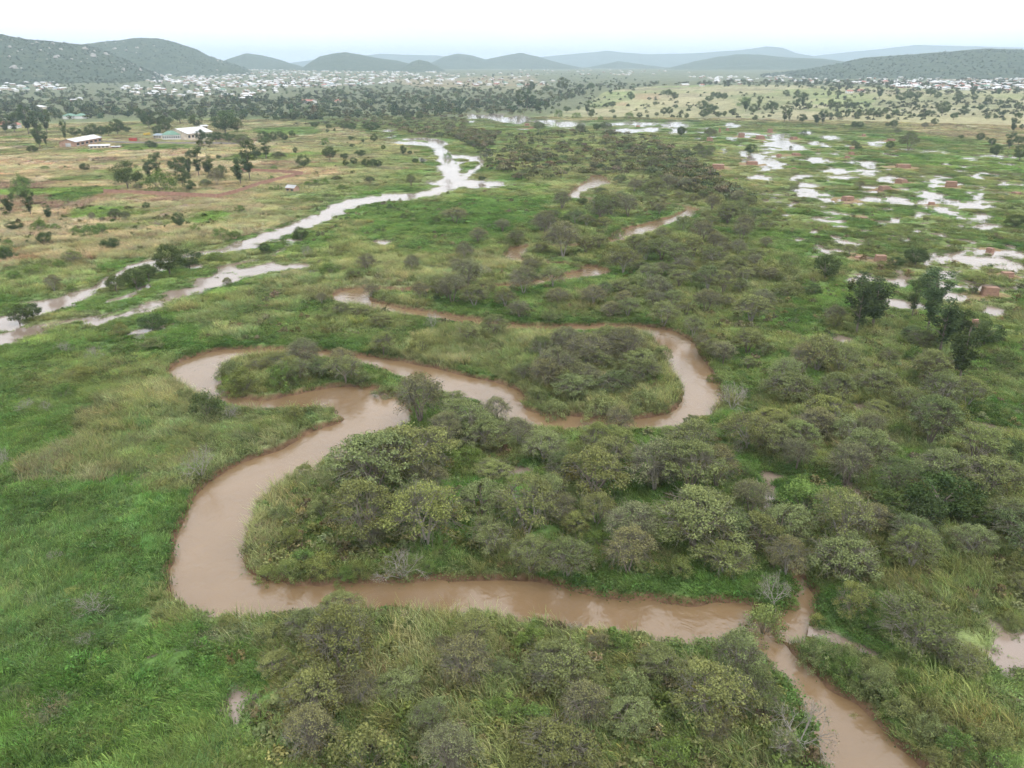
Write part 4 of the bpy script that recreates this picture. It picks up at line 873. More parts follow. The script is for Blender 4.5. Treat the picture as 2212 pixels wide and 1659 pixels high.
def scatter_mass(name, collection, nvar, P3, scale, tint, label, lean_dir=None, zs=None):
    n = len(P3)
    me = bpy.data.meshes.new(name); me.vertices.add(n); me.vertices.foreach_set('co', np.asarray(P3, np.float32).ravel())
    g = np.random.default_rng(n)
    rot = np.zeros((n, 3), np.float32); rot[:, 2] = g.random(n) * 6.283 if lean_dir is None else lean_dir + g.normal(size=n) * .5
    sc = np.repeat(np.asarray(scale, np.float32)[:, None], 3, 1)
    if zs is not None: sc[:, 2] = zs
    sc[:, 2] *= g.uniform(.85, 1.15, n)
    def put(nm, ty, a, key): at = me.attributes.new(nm, ty, 'POINT'); at.data.foreach_set(key, np.ascontiguousarray(a).ravel())
    put('rot', 'FLOAT_VECTOR', rot, 'vector'); put('scl', 'FLOAT_VECTOR', sc, 'vector'); put('idx', 'INT', g.integers(0, nvar, n).astype(np.int32), 'value')
    put('tint', 'FLOAT_COLOR', np.hstack([tint, np.ones((n, 1))]).astype(np.float32), 'color')
    o = link(name, me); o['kind'] = 'stuff'; o['label'] = label
    ng = bpy.data.node_groups.new(name + '_nodes', 'GeometryNodeTree')
    ng.interface.new_socket('Geometry', in_out='INPUT', socket_type='NodeSocketGeometry'); ng.interface.new_socket('Geometry', in_out='OUTPUT', socket_type='NodeSocketGeometry')
    gi = NN(ng, 'NodeGroupInput'); go = NN(ng, 'NodeGroupOutput'); ip = NN(ng, 'GeometryNodeInstanceOnPoints')
    ci = NN(ng, 'GeometryNodeCollectionInfo'); ci.inputs['Collection'].default_value = collection; ci.inputs['Separate Children'].default_value = True; ci.inputs['Reset Children'].default_value = True
    def na(nm, ty): q = NN(ng, 'GeometryNodeInputNamedAttribute', data_type=ty); q.inputs['Name'].default_value = nm; return q.outputs['Attribute']
    L = ng.links.new
    L(gi.outputs[0], ip.inputs['Points']); L(ci.outputs[0], ip.inputs['Instance']); ip.inputs['Pick Instance'].default_value = True
    L(na('idx', 'INT'), ip.inputs['Instance Index']); L(na('rot', 'FLOAT_VECTOR'), ip.inputs['Rotation']); L(na('scl', 'FLOAT_VECTOR'), ip.inputs['Scale'])
    L(ip.outputs[0], go.inputs[0])
    md = o.modifiers.new('growth', 'NODES'); md.node_group = ng
    return o
def wedge(r0, r1, n, seed, amax=41):
    g = np.random.default_rng(seed); r = np.sqrt(g.uniform(r0 * r0, r1 * r1, n)); a = np.radians(g.uniform(-amax, amax, n))
    return r * np.sin(a), r * np.cos(a)
def sward(bands, seed, edge):
    XX, YY, SS = [], [], []
    for r0, r1, n, s0, s1 in bands:
        x, y = wedge(r0, r1, n, seed + int(r0)); XX.append(x); YY.append(y); SS.append(np.random.default_rng(seed + int(r1)).uniform(s0, s1, n))
    XX = np.concatenate(XX); YY = np.concatenate(YY); SS = np.concatenate(SS)
    dd = river_d(XX, YY); ff = flood_f(XX, YY); r = np.hypot(XX, YY)
    rim = (dd < 2.2 + 1.0 * SS) | (ff > -.75)
    if edge: ok = rim & (dd > .35) & (ff < -.12 + .6 * np.random.default_rng(9).random(len(XX)) ** 5) & (by_stack(XX, YY) < .3) & ((dd < 4.5) | (ff > -1.4))
    else: ok = ~rim & (by_stack(XX, YY) < .1)
    XX, YY, SS, dd, ff = XX[ok], YY[ok], SS[ok], dd[ok], ff[ok]
    cc = cover(XX, YY); zz = height(XX, YY, dd, ff); r = np.hypot(XX, YY); n = len(XX)
    g = np.random.default_rng(90 + seed)
    warm = cc[:, 0] / cc[:, 1]; pn = fbm(XX, YY, 9, 3, 60) + .25 * g.normal(size=n)
    maize = warm > 1.12; reed = ~maize & (warm > .93 - .15 * g.random(n)) & (pn > -.45) & (r < 700); herb = ~maize & ~reed & (pn > .10); grass = ~maize & ~reed & ~herb
    tint = cc * (1.12 + .22 * g.normal(size=(n, 1))).clip(.55, 1.8) * (1 + .06 * g.normal(size=cc.shape)).clip(.75, 1.25)
    lean = 2.5 + 1.6 * fbm(XX, YY, 22, 2, 61); P3 = np.stack([XX, YY, np.where(ff > -.1, FLOOD_Z - .1, zz)], -1)
    zs = np.minimum(SS, 1.15) * np.where(ff > -1.2, .55, 1.0)           # wider with distance, never taller than the real plants
    zr = np.where(r > 330, .62, .95) * zs
    return {k: (P3[m], SS[m], tint[m], lean[m], z[m]) for k, m, z in (('grass', grass, zs), ('reed', reed, zr), ('herb', herb, zs), ('maize', maize & (r < 760), zs * .8))}
A_ = sward(((38, 110, 2100, .9, 1.1), (110, 200, 5200, .9, 1.15), (200, 340, 8500, 1.0, 1.4), (340, 620, 12500, 1.3, 2.0), (620, 1050, 11000, 2.0, 3.0)), 1, False)
B_ = sward(((38, 110, 24000, .75, 1.2), (110, 200, 36000, .9, 1.4), (200, 340, 40000, 1.1, 1.7), (340, 620, 36000, 1.3, 2.2), (620, 1050, 16000, 2.0, 3.2)), 2, True)
for nm, key, cp, cs, nv, lab1, lab2 in (('grass', 'grass', GRASS_P, GRASS_C, 4, 'lush green grass over the flood plain', 'green grass hanging over the water edges'),
    ('reeds', 'reed', REED_P, REED_C, 4, 'pale green reed beds and tall grass on the flood plain', 'pale reeds fringing the river and pools'),
    ('undergrowth', 'herb', HERB_P, HERB_C, 4, 'low leafy plants creeping among the grass', 'leafy plants along the water edges')):
    p3, s_, t_, l_, z_ = A_[key]; scatter_mass(nm, cp, nv, p3, s_, t_, lab1, l_, z_)
    p3, s_, t_, l_, z_ = B_[key]; scatter_mass('bank_' + nm, cs, nv, p3, s_, t_, lab2, l_, z_)
p3, s_, t_, l_, z_ = A_['maize']; scatter_mass('maize_crop', MAIZE_P, 3, p3, s_, t_ * [1.05, 1.0, .95], 'dry tan maize standing in the fields', None, z_)
# small bushes everywhere in the marsh and scrub
def mass_zone(polys, n, seed):
    g = np.random.default_rng(seed); xs, ys = [], []
    for p in polys:
        pg = gpoly(p); a = np.array(pg)
        # even over the picture, so that far ground is as well covered as near ground
        q = np.array(p, float); k = 0
        X = g.uniform(q[:, 0].min(), q[:, 0].max(), n * 3); Y = g.uniform(q[:, 1].min(), q[:, 1].max(), n * 3)
        s = in_poly(X, Y, p); X, Y = X[s][:n], Y[s][:n]
        x, y = gp(X, Y); xs.append(x); ys.append(y)
    x = np.concatenate(xs); y = np.concatenate(ys)
    s = (river_d(x, y) > 1.0) & (flood_f(x, y) < -.3)
    return x[s], y[s], g
def mass(name, c, nv, polys, n, seed, wm, cols, label, zs=None):
    x, y, g = mass_zone(polys, n, seed)
    k = len(x); r = np.hypot(x, y); z = height(x, y) - .1
    sc = g.uniform(wm[0], wm[1], k)
    t = np.array(cols)[g.integers(0, len(cols), k)] * g.uniform(.75, 1.25, (k, 1)) * (1 + .08 * g.normal(size=(k, 3)))
    return scatter_mass(name, c, nv, np.stack([x, y, z], -1), sc, t, label, None, None)
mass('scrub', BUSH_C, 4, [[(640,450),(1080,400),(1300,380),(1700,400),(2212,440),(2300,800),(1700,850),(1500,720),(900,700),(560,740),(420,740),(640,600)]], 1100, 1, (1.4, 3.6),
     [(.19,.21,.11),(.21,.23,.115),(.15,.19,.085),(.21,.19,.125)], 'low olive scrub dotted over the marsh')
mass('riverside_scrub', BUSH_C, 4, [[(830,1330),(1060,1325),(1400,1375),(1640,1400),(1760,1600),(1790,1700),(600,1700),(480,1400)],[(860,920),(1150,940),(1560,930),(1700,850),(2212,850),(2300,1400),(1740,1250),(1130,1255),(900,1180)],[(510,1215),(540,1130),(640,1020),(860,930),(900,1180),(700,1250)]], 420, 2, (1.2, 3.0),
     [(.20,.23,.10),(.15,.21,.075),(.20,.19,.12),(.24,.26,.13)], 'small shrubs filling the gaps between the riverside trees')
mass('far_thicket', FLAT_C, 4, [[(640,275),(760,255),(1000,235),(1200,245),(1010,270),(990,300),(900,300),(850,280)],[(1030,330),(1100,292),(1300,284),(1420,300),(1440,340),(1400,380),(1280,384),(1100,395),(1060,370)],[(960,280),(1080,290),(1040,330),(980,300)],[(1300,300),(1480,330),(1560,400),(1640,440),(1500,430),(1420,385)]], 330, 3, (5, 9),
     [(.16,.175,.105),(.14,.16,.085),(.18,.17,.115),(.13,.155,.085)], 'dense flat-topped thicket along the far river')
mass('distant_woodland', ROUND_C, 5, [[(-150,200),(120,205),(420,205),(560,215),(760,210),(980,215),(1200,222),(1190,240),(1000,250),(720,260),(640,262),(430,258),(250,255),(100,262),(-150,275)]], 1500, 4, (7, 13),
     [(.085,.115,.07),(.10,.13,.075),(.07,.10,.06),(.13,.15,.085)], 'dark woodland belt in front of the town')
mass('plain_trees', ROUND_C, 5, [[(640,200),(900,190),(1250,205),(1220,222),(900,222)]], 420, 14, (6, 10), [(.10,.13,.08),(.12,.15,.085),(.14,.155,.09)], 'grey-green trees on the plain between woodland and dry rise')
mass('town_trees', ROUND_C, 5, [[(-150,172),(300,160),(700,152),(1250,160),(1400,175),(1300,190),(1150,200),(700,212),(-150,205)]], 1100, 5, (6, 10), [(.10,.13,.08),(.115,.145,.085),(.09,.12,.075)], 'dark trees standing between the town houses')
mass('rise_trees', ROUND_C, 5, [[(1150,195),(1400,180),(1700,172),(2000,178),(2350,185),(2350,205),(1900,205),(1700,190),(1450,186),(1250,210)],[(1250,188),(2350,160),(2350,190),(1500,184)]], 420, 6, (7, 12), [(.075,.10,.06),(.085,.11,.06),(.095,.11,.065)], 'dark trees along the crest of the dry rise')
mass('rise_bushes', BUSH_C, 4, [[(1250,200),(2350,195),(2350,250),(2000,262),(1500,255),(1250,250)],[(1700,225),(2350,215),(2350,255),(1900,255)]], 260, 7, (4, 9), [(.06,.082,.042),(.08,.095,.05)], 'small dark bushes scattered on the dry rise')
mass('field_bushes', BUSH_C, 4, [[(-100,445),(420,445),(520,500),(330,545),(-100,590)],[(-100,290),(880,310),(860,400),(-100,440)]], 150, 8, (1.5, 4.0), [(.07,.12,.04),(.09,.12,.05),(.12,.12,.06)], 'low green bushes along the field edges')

# ------------------------------------------------------------------ hills round the plain
def hill_mat():
    m, t = mat('hill_cover')
    p = NN(t, 'ShaderNodeBsdfPrincipled'); o = NN(t, 'ShaderNodeOutputMaterial'); t.links.new(p.outputs[0], o.inputs[0])
    p.inputs['Roughness'].default_value = .95; p.inputs['Specular IOR Level'].default_value = .05
    c = NN(t, 'ShaderNodeTexCoord')
    n = NN(t, 'ShaderNodeTexNoise'); n.inputs['Scale'].default_value = .035; n.inputs['Detail'].default_value = 7; n.inputs['Roughness'].default_value = .75
    r = NN(t, 'ShaderNodeValToRGB'); e = r.color_ramp.elements
    e[0].position = .36; e[0].color = (.048, .072, .046, 1); e[1].position = .58; e[1].color = (.085, .108, .064, 1)
    x = e.new(.70); x.color = (.20, .185, .12, 1)
    t.links.new(c.outputs['Object'], n.inputs[0]); t.links.new(n.outputs[0], r.inputs[0]); t.links.new(r.outputs[0], p.inputs['Base Color'])
    b = NN(t, 'ShaderNodeBump'); b.inputs['Strength'].default_value = 1; b.inputs['Distance'].default_value = 8; t.links.new(n.outputs[0], b.inputs['Height']); t.links.new(b.outputs[0], p.inputs['Normal'])
    return m
HILL = hill_mat()
HILLS = [  # crest in photo positions, distance, depth in front, depth behind
 ('green boulder-strewn hill behind the left edge of the town', 3400, 850, 1500, [(-420,40),(-200,48),(-60,60),(0,72),(60,85),(100,88),(150,95),(185,98),(220,108),(260,123),(300,143),(340,158)]),
 ('broad blue-green hill behind the boulder-strewn one', 4400, 900, 1500, [(60,125),(120,106),(180,95),(240,88),(290,82),(340,83),(380,92),(420,105),(450,120),(480,131),(530,146)]),
 ('small rounded hill beyond the town', 6300, 900, 1200, [(460,140),(500,125),(530,115),(560,118),(600,128),(650,143)]),
 ('dome-shaped hill behind the middle of the town', 5600, 900, 1200, [(655,144),(690,122),(720,115),(745,112),(780,118),(810,125),(860,132),(910,144)]),
 ('low knoll at the far edge of the town', 5000, 500, 700, [(870,146),(890,134),(905,129),(925,133),(950,146)]),
 ('twin-humped blue hill beyond the plain', 7200, 1100, 1500, [(910,146),(960,122),(990,115),(1020,120),(1050,128),(1090,120),(1125,114),(1160,122),(1200,134),(1270,149)]),
 ('faint ridge between the dome-shaped and twin-humped hills', 12500, 1600, 1500, [(600,140),(700,126),(780,121),(820,116),(870,118),(950,120),(1000,132)]),
 ('long pale ridge on the skyline', 12800, 1800, 1500, [(1100,138),(1150,125),(1220,118),(1290,112),(1310,109),(1340,113),(1400,117),(1500,115),(1600,108),(1660,100),(1690,103),(1720,115),(1770,123),(1850,135)]),
 ('small hill in front of the pale ridge', 7600, 900, 1200, [(1240,151),(1300,140),(1335,132),(1380,138),(1430,145),(1490,150)]),
 ('blue hill right of the small one', 6600, 1000, 1500, [(1430,150),(1500,133),(1540,125),(1590,117),(1640,118),(1700,124),(1780,127),(1880,140)]),
 ('long green ridge above the right-hand suburb', 3950, 900, 1500, [(1650,160),(1740,150),(1800,140),(1850,128),(1900,122),(2000,115),(2100,107),(2150,105),(2212,108),(2350,104),(2700,98)]),
 ('very faint mountain on the right skyline', 15500, 1800, 1500, [(1700,130),(1780,118),(1900,106),(1980,97),(2060,99),(2212,103),(2500,112)])]
HSURF = []; top_z = 0
for lab, D, Wf, Wb, crest in HILLS:
    a_, zc_ = [], []
    for px, py in crest:
        dx, dy, dz = ray(px, py); a_.append(math.atan2(dx, dy)); zc_.append(CAM_H + D * dz / math.hypot(dx, dy))
    A = np.linspace(a_[0] - .01, a_[-1] + .01, 150); fr = np.concatenate([np.linspace(-1, 0, 34), np.linspace(0, 1, 16)[1:]])
    AZ, FR = np.meshgrid(A, fr, indexing='ij')
    rad = D + np.where(FR < 0, FR * Wf, FR * Wb)
    x = rad * np.sin(AZ); y = rad * np.cos(AZ)
    zb = broad(x, y) - 6
    zc = np.interp(AZ, a_, zc_)
    edge = sstep(A[0], A[0] + .012, AZ) * sstep(A[-1], A[-1] - .012, AZ)
    f = np.where(FR < 0, sstep(-1.05, .12, FR) ** 1.15, sstep(1.05, -.1, FR)); f = f / f.max()
    n = fbm(x, y, 420, 4, 40); amp = np.maximum(zc - zb, 5) * .30 * (1 - np.abs(FR) ** .5 * .0) * sstep(0, .35, np.abs(FR)) * sstep(1.0, .7, np.abs(FR))
    z = zb + (zc - zb) * f * edge + n * amp * edge + fbm(x, y, 60, 3, 41) * 3.0 * edge
    top_z = max(top_z, z.max())
    ii = np.arange(x.size).reshape(x.shape); q = np.stack([ii[:-1, :-1], ii[1:, :-1], ii[1:, 1:], ii[:-1, 1:]], -1).reshape(-1, 4)
    o = struct('hill', mesh_np('hill', np.stack([x, y, z], -1).reshape(-1, 3), q, HILL, None, True), 'structure', lab)
    HSURF.append((x, y, z, FR))
# scrub on the two near hills
pts, scl = [], []
g = np.random.default_rng(61)
for hi, n in ((0, 2600), (1, 900), (10, 2600)):
    x, y, z, FR = HSURF[hi]; i = g.integers(0, x.shape[0] - 1, n); j = g.integers(4, 36, n); u = g.random(n); v = g.random(n)
    def bl_(a): return a[i, j] * (1 - u) * (1 - v) + a[i + 1, j] * u * (1 - v) + a[i, j + 1] * (1 - u) * v + a[i + 1, j + 1] * u * v
    pts.append(np.stack([bl_(x), bl_(y), bl_(z) - .6], -1)); scl.append(g.uniform(4, 10, n))
pts = np.vstack(pts); n = len(pts)
scatter_mass('hill_scrub', BUSH_C, 4, pts, np.concatenate(scl), np.array([(.070, .098, .06), (.085, .112, .066), (.06, .085, .052)])[g.integers(0, 3, n)] * g.uniform(.8, 1.2, (n, 1)), 'dark green scrub covering the near hillsides')
def boulder(seed):
    g = np.random.default_rng(seed); v, f = [], []
    nu, nv = 9, 6
    for j in range(nv):
        e = -.35 + (math.pi / 2 + .35) * j / (nv - 1)
        for i in range(nu):
            a = 6.283 * i / nu; q = 1 + .22 * g.normal() * (j < nv - 1)
            v.append((.5 * q * math.cos(e) * math.cos(a), .5 * q * math.cos(e) * math.sin(a), .42 * math.sin(e) * (1 + .15 * g.normal() * (j < nv - 1))))
    for j in range(nv - 1):
        for i in range(nu): f.append((j * nu + i, j * nu + (i + 1) % nu, (j + 1) * nu + (i + 1) % nu, (j + 1) * nu + i))
    return mesh_np('boulder', v, f, ROCK, None, False)
BOUL = [boulder(300 + i) for i in range(5)]
recs = []
for hi, n, ph in ((0, 95, 'on the left hillside'), (1, 26, 'on the broad hill behind')):
    x, y, z, FR = HSURF[hi]
    for k in range(n):
        i = int(g.integers(1, x.shape[0] - 2)); j = int(12 + 20 * g.random() ** .8)
        px, py, d = proj(x[i, j], y[i, j], z[i, j])
        if not (0 < px < PW): continue
        recs.append(dict(x=x[i, j], y=y[i, j], z=z[i, j], px=float(px), py=float(py), ph=ph, s=float(g.uniform(5, 13) * (1.0 if g.random() < .8 else 1.8))))
for ph in {r['ph'] for r in recs}:
    name_rows([r for r in recs if r['ph'] == ph], 10)
for r in recs:
    o = link('boulder', BOUL[int(g.integers(5))], None, (r['x'], r['y'], r['z'] - .1 * r['s'])); o.rotation_euler = (0, 0, float(g.random() * 6))
    o.scale = (r['s'], r['s'] * float(g.uniform(.7, 1.1)), r['s'] * float(g.uniform(.7, 1.2)))
    tag(o, f"pale granite boulder {r['ph']}{r['where']}", 'boulder', f"granite boulders {r['ph']}")

# ------------------------------------------------------------------ town
def house_mesh(name, L, W, h, rh, hip, roof, wall, ov=.5):
    b = MB(); b.box(-L / 2, L / 2, -W / 2, W / 2, -1.2, h, 0, 0, False)
    for k in range(max(2, int(L / 3.2))):            # windows on the long sides, proud of the wall
        x = -L / 2 + (k + .5) * L / max(2, int(L / 3.2))
        for sg in (-1, 1):
            yy = sg * (W / 2 + .02); b.quad((x - .6, yy, 1.0), (x + .6, yy, 1.0), (x + .6, yy, 2.2), (x - .6, yy, 2.2), 2)
    x0, x1, y0, y1 = -L / 2 - ov, L / 2 + ov, -W / 2 - ov, W / 2 + ov; hx = W / 2 if hip else 0
    r0, r1 = (x0 + hx, 0, h + rh), (x1 - hx, 0, h + rh); z = h - .05
    b.quad((x0, y0, z), (x1, y0, z), r1, r0, 1); b.quad((x1, y1, z), (x0, y1, z), r0, r1, 1)
    if hip: b.tri((x0, y1, z), (x0, y0, z), r0, 1); b.tri((x1, y0, z), (x1, y1, z), r1, 1)
    else: b.tri((-L / 2, W / 2, h), (-L / 2, -W / 2, h), (-L / 2, 0, h + rh - .1), 0); b.tri((L / 2, -W / 2, h), (L / 2, W / 2, h), (L / 2, 0, h + rh - .1), 0)
    return b.mesh(name, [wall, roof, GLASS_D])
HM = {'white': [house_mesh('house', 14, 10, 3, 2.4, True, WHITE_ROOF, CREAM), house_mesh('house', 11, 9, 3, 2.0, True, WHITE_ROOF, WHITE_WALL), house_mesh('house', 16, 8, 3, 1.8, False, WHITE_ROOF, CREAM), house_mesh('house', 12, 7, 2.8, 1.5, False, WHITE_ROOF, PINK)],
      'grey': [house_mesh('house', 13, 9, 3, 2.2, True, GREY_ROOF, CREAM), house_mesh('house', 10, 7, 3, 1.6, False, GREY_ROOF, PINK)],
      'red': [house_mesh('house', 13, 9, 3, 2.4, True, RED_ROOF, CREAM), house_mesh('house', 11, 8, 3, 2.0, False, RED_ROOF, WHITE_WALL)],
      'green': [house_mesh('house', 13, 9, 3, 2.4, True, GREEN_ROOF, WHITE_WALL)], 'blue': [house_mesh('house', 12, 9, 3, 2.2, True, BLUE_ROOF, WHITE_WALL)]}
TOWN = [  # phrase, polygon, number, share of coloured roofs
 ('at the foot of the left hill', [(-20,170),(60,172),(130,178),(140,194),(70,198),(-20,197)], 60, .1),
 ('beneath the broad hill', [(240,150),(340,152),(420,156),(420,186),(330,182),(250,166)], 150, .25),
 ('in the middle of the town', [(420,150),(620,148),(900,152),(1000,160),(880,176),(700,190),(420,188)], 560, .3),
 ('at the near edge of the town', [(230,186),(420,190),(620,192),(600,212),(400,212),(300,206),(250,200)], 46, .1),
 ('on the bare ground beyond the marsh', [(850,158),(1150,158),(1230,178),(1150,188),(980,186),(880,180)], 80, .45),
 ('in the suburb under the right ridge', [(1900,168),(2050,172),(2230,150),(2230,196),(2080,196),(1930,190)], 230, .2),
 ('beyond the trees of the dry rise', [(1480,165),(1700,162),(1900,168),(1930,186),(1700,180),(1560,184)], 90, .2),
 ('in the far valley', [(1100,150),(1500,152),(1480,164),(1150,162)], 36, .2)]
recs = []
for ph, pg, n, cs in TOWN:
    q = np.array(pg, float); k = 0
    while k < n:
        px = float(g.uniform(q[:, 0].min(), q[:, 0].max())); py = float(g.uniform(q[:, 1].min(), q[:, 1].max()))
        if not in_poly(np.array([px]), np.array([py]), pg)[0]: continue
        x, y = gp(px, py); x = float(x); y = float(y)
        k += 1
        if math.hypot(x, y) > 7500: continue
        c = 'white' if g.random() > cs + .12 else ('grey' if g.random() < .35 else ['red', 'red', 'red', 'green', 'blue'][int(g.integers(5))])
        recs.append(dict(x=x, y=y, px=px, py=py, c=c, ph=ph, r=math.hypot(x, y)))
# the larger outlying houses one by one
for c, r, zx, zy, col in ((0,0,40,760,'white'),(0,0,110,735,'white'),(0,0,200,758,'white'),(0,0,360,775,'white'),(0,0,545,772,'white'),(0,0,640,878,'grey'),(0,0,690,862,'white'),(0,0,270,940,'white'),(0,0,350,944,'white'),(0,0,60,1108,'red'),(0,0,130,1110,'red'),(0,0,1265,822,'white'),(0,0,1325,802,'white'),(0,0,1405,832,'white'),(0,0,1600,838,'white'),(0,0,1560,832,'grey'),(0,0,1730,842,'white'),(0,0,1920,838,'white'),(0,0,2090,862,'white'),(0,0,2140,845,'white'),(1,0,60,800,'white'),(1,0,170,800,'white'),(1,0,430,892,'red'),(1,0,710,888,'red'),(2,0,1490,745,'white'),(2,0,1640,745,'red'),(3,0,700,805,'red'),(3,0,800,800,'red'),(0,0,610,1028,'green'),(0,0,705,1026,'green')):
    px, py = T(c, r, zx, zy); x, y = gp(px, py)
    recs.append(dict(x=float(x), y=float(y), px=px, py=py, c=col, ph='standing among trees short of the town', r=math.hypot(x, y) - 4000))
recs.sort(key=lambda r: r['r'])
near, far = recs[:300], recs[300:]
for key in {(r['c'], r['ph']) for r in near}: name_rows([r for r in near if (r['c'], r['ph']) == key], 10)
zr = height(np.array([r['x'] for r in recs]), np.array([r['y'] for r in recs]))
for r, z in zip(near, zr):
    vs_ = HM[r['c']]; o = link('house', vs_[int(g.integers(len(vs_)))], None, (r['x'], r['y'], float(z) + .3)); o.rotation_euler = (0, 0, float(g.choice([.2, .2 + math.pi / 2]) + g.normal() * .25))
    s = float(g.uniform(.85, 1.25)); o.scale = (s, s, s)
    tag(o, f"{r['c']}-roofed house {r['ph']}{r['where']}", 'house', f"houses {r['ph']}")
hc = coll('far_house_kinds', [m for k in ('white', 'white', 'grey', 'red') for m in HM[k]][:10])
nf = len(far); scatter_mass('far_houses', hc, len(hc.objects), np.array([(r['x'], r['y'], z + .3) for r, z in zip(far, zr[300:])]), g.uniform(.8, 1.15, nf), np.ones((nf, 3)), 'white-roofed houses massed in the distant town')

# ------------------------------------------------------------------ sheds, compound and other buildings on the cultivated side
def frame(pa, pb):
    a = np.array(gp(*pa)); b = np.array(gp(*pb)); d = b - a; L = float(np.linalg.norm(d))
    return (float(a[0]), float(a[1]), float(broad(*a)) + .1), math.atan2(d[1], d[0]), L
def building(name, pa, pb, W, h, rh, hip, roof, wall, label, cat, win=0, door=True, ov=.6):
    loc, rz, L = frame(pa, pb)
    root = bpy.data.objects.new(name, None); C.objects.link(root); root.location = loc; root.rotation_euler = (0, 0, rz); tag(root, label, cat)
    b = MB(); b.box(0, L, 0, W, -.8, h, 0, 0, False)
    if not hip: b.tri((0, W, h), (0, 0, h), (0, W / 2, h + rh)); b.tri((L, 0, h), (L, W, h), (L, W / 2, h + rh))
    link('wall', b.mesh('wall', wall), root)
    b = MB(); x0, x1, y0, y1 = -ov, L + ov, -ov, W + ov; hx = W / 2 if hip else 0; r0, r1 = (x0 + hx, W / 2, h + rh + .12), (x1 - hx, W / 2, h + rh + .12); z = h - .02
    b.quad((x0, y0, z), (x1, y0, z), r1, r0); b.quad((x1, y1, z), (x0, y1, z), r0, r1)
    if hip: b.tri((x0, y1, z), (x0, y0, z), r0); b.tri((x1, y0, z), (x1, y1, z), r1)
    n = int(L / 1.2)
    for k in range(n + 1):                                # standing seams
        x = x0 + (x1 - x0) * k / n
        if hip and (x < x0 + hx or x > x1 - hx): continue
        b.quad((x - .05, y0, z + .02), (x + .05, y0, z + .02), (x + .05, W / 2, h + rh + .19), (x - .05, W / 2, h + rh + .19))
    link('roof', b.mesh('roof', roof), root)
    for k in range(win):
        x = (k + .5) * L / win; b = MB(); b.box(x - L / win * .28, x + L / win * .28, -.06, -.02, h * .35, h * .75); wn = link('window', b.mesh('window', GLASS_D), root)
        b = MB(); b.box(x - L / win * .33, x + L / win * .33, -.16, -.01, h * .30, h * .345); link('sill', b.mesh('sill', WHITE_WALL), wn)
    if door:
        b = MB(); b.box(-.08, -.02, W * .3, W * .62, 0, h * .8); link('door', b.mesh('door', GREY_ROOF), root)
    return root
t00 = lambda x, y: T(0, 0, x, y)
building('warehouse', t00(660, 1276), t00(885, 1232), 13, 4.2, 2.2, False, WHITE_ROOF, PINK, 'long brick warehouse with white gabled roof at the field edge', 'warehouse', 6)
building('warehouse', t00(1625, 1214), t00(1840, 1192), 26, 5.5, 4.0, False, WHITE_ROOF, CREAM, 'large warehouse with broad white roof behind the green-roofed building', 'warehouse', 7)
building('hall', t00(1405, 1214), t00(1615, 1210), 10, 4.6, 3.0, True, GREEN_ROOF, WHITE_WALL, 'white hall with green hipped roof and a row of windows', 'building', 11)
building('shed', t00(775, 1288), t00(945, 1283), 9, 2.2, .7, False, WHITE_ROOF, CREAM, 'low white-roofed shed in front of the brick warehouse', 'shed', 5)
building('shed', t00(965, 1288), t00(1035, 1287), 5, 1.6, .4, False, GREY_ROOF, PINK, 'small grey-roofed shed beside the low white shed', 'shed', 2)
building('shed', t00(1745, 1118), t00(1800, 1115), 7, 3, 1.0, False, WHITE_ROOF, CREAM, 'small white-roofed shed behind the large warehouse', 'shed', 2)
building('shed', t00(1330, 1200), t00(1395, 1202), 9, 3, 1.2, False, BLUE_ROOF, CREAM, 'blue-grey-roofed shed next to the white hall', 'shed', 3)
building('hut', T(1, 0, 258, 1662), T(1, 0, 330, 1668), 4.2, 2.3, 1.2, False, GREY_ROOF, PINK, 'small earth-walled hut with tin roof among the garden plots', 'hut', 2, True, .3)
building('warehouse', T(1, 0, 385, 893), T(1, 0, 480, 896), 14, 4, 2.0, False, RED_ROOF, WHITE_WALL, 'white building with red roof at the edge of the dark woodland', 'building', 6)
# red shipping container with corrugated sides
loc, rz, L = frame(t00(1115, 1222), t00(1176, 1222))
REDP = plain('red_paint', (.42, .075, .06), .5, .2, .5)
cr = bpy.data.objects.new('container', None); C.objects.link(cr); cr.location = loc; cr.rotation_euler = (0, 0, rz); tag(cr, 'red steel container standing in the yard by the sheds', 'container')
b = MB(); b.box(0, L, 0, 2.6, 0, 2.7)
for k in range(int(L / .5)): b.box(k * .5 + .1, k * .5 + .3, -.05, -.004, .15, 2.5)
link('shell', b.mesh('shell', REDP), cr)
for k in (0, 1):
    b = MB(); b.box(L + .01, L + .07, .05 + 1.28 * k, 1.27 + 1.28 * k, .1, 2.6); link('door', b.mesh('door', REDP), cr)
# yellow lorry in the yard
YEL = plain('yellow_paint', (.62, .42, .05), .5, .1, .5); TYRE = plain('tyre', (.03, .03, .03), .9)
loc, rz, L = frame(t00(1250, 1176), t00(1284, 1172))
lr = bpy.data.objects.new('lorry', None); C.objects.link(lr); lr.location = loc; lr.rotation_euler = (0, 0, rz); tag(lr, 'yellow lorry parked in the yard beside the red container', 'lorry')
b = MB(); b.box(0, 5.2, -1.1, 1.1, .9, 2.6, 0, .05); link('body', b.mesh('body', YEL), lr)
b = MB(); b.box(5.35, 7.0, -1.1, 1.1, .6, 2.7, 0, .12); cb = link('cab', b.mesh('cab', YEL), lr)
b = MB(); b.box(7.0, 7.04, -.9, .9, 1.7, 2.4); link('windscreen', b.mesh('windscreen', GLASS_D), cb)
wv, wf = tubes([((0, -.15, 0), (0, .15, 0), .5, .5)], 12); wme = mesh_np('wheel', wv, wf, TYRE)
for x in (1.0, 2.2, 6.0):
    for s in (-1, 1): link('wheel', wme, lr, (x, s * 1.0, .5))
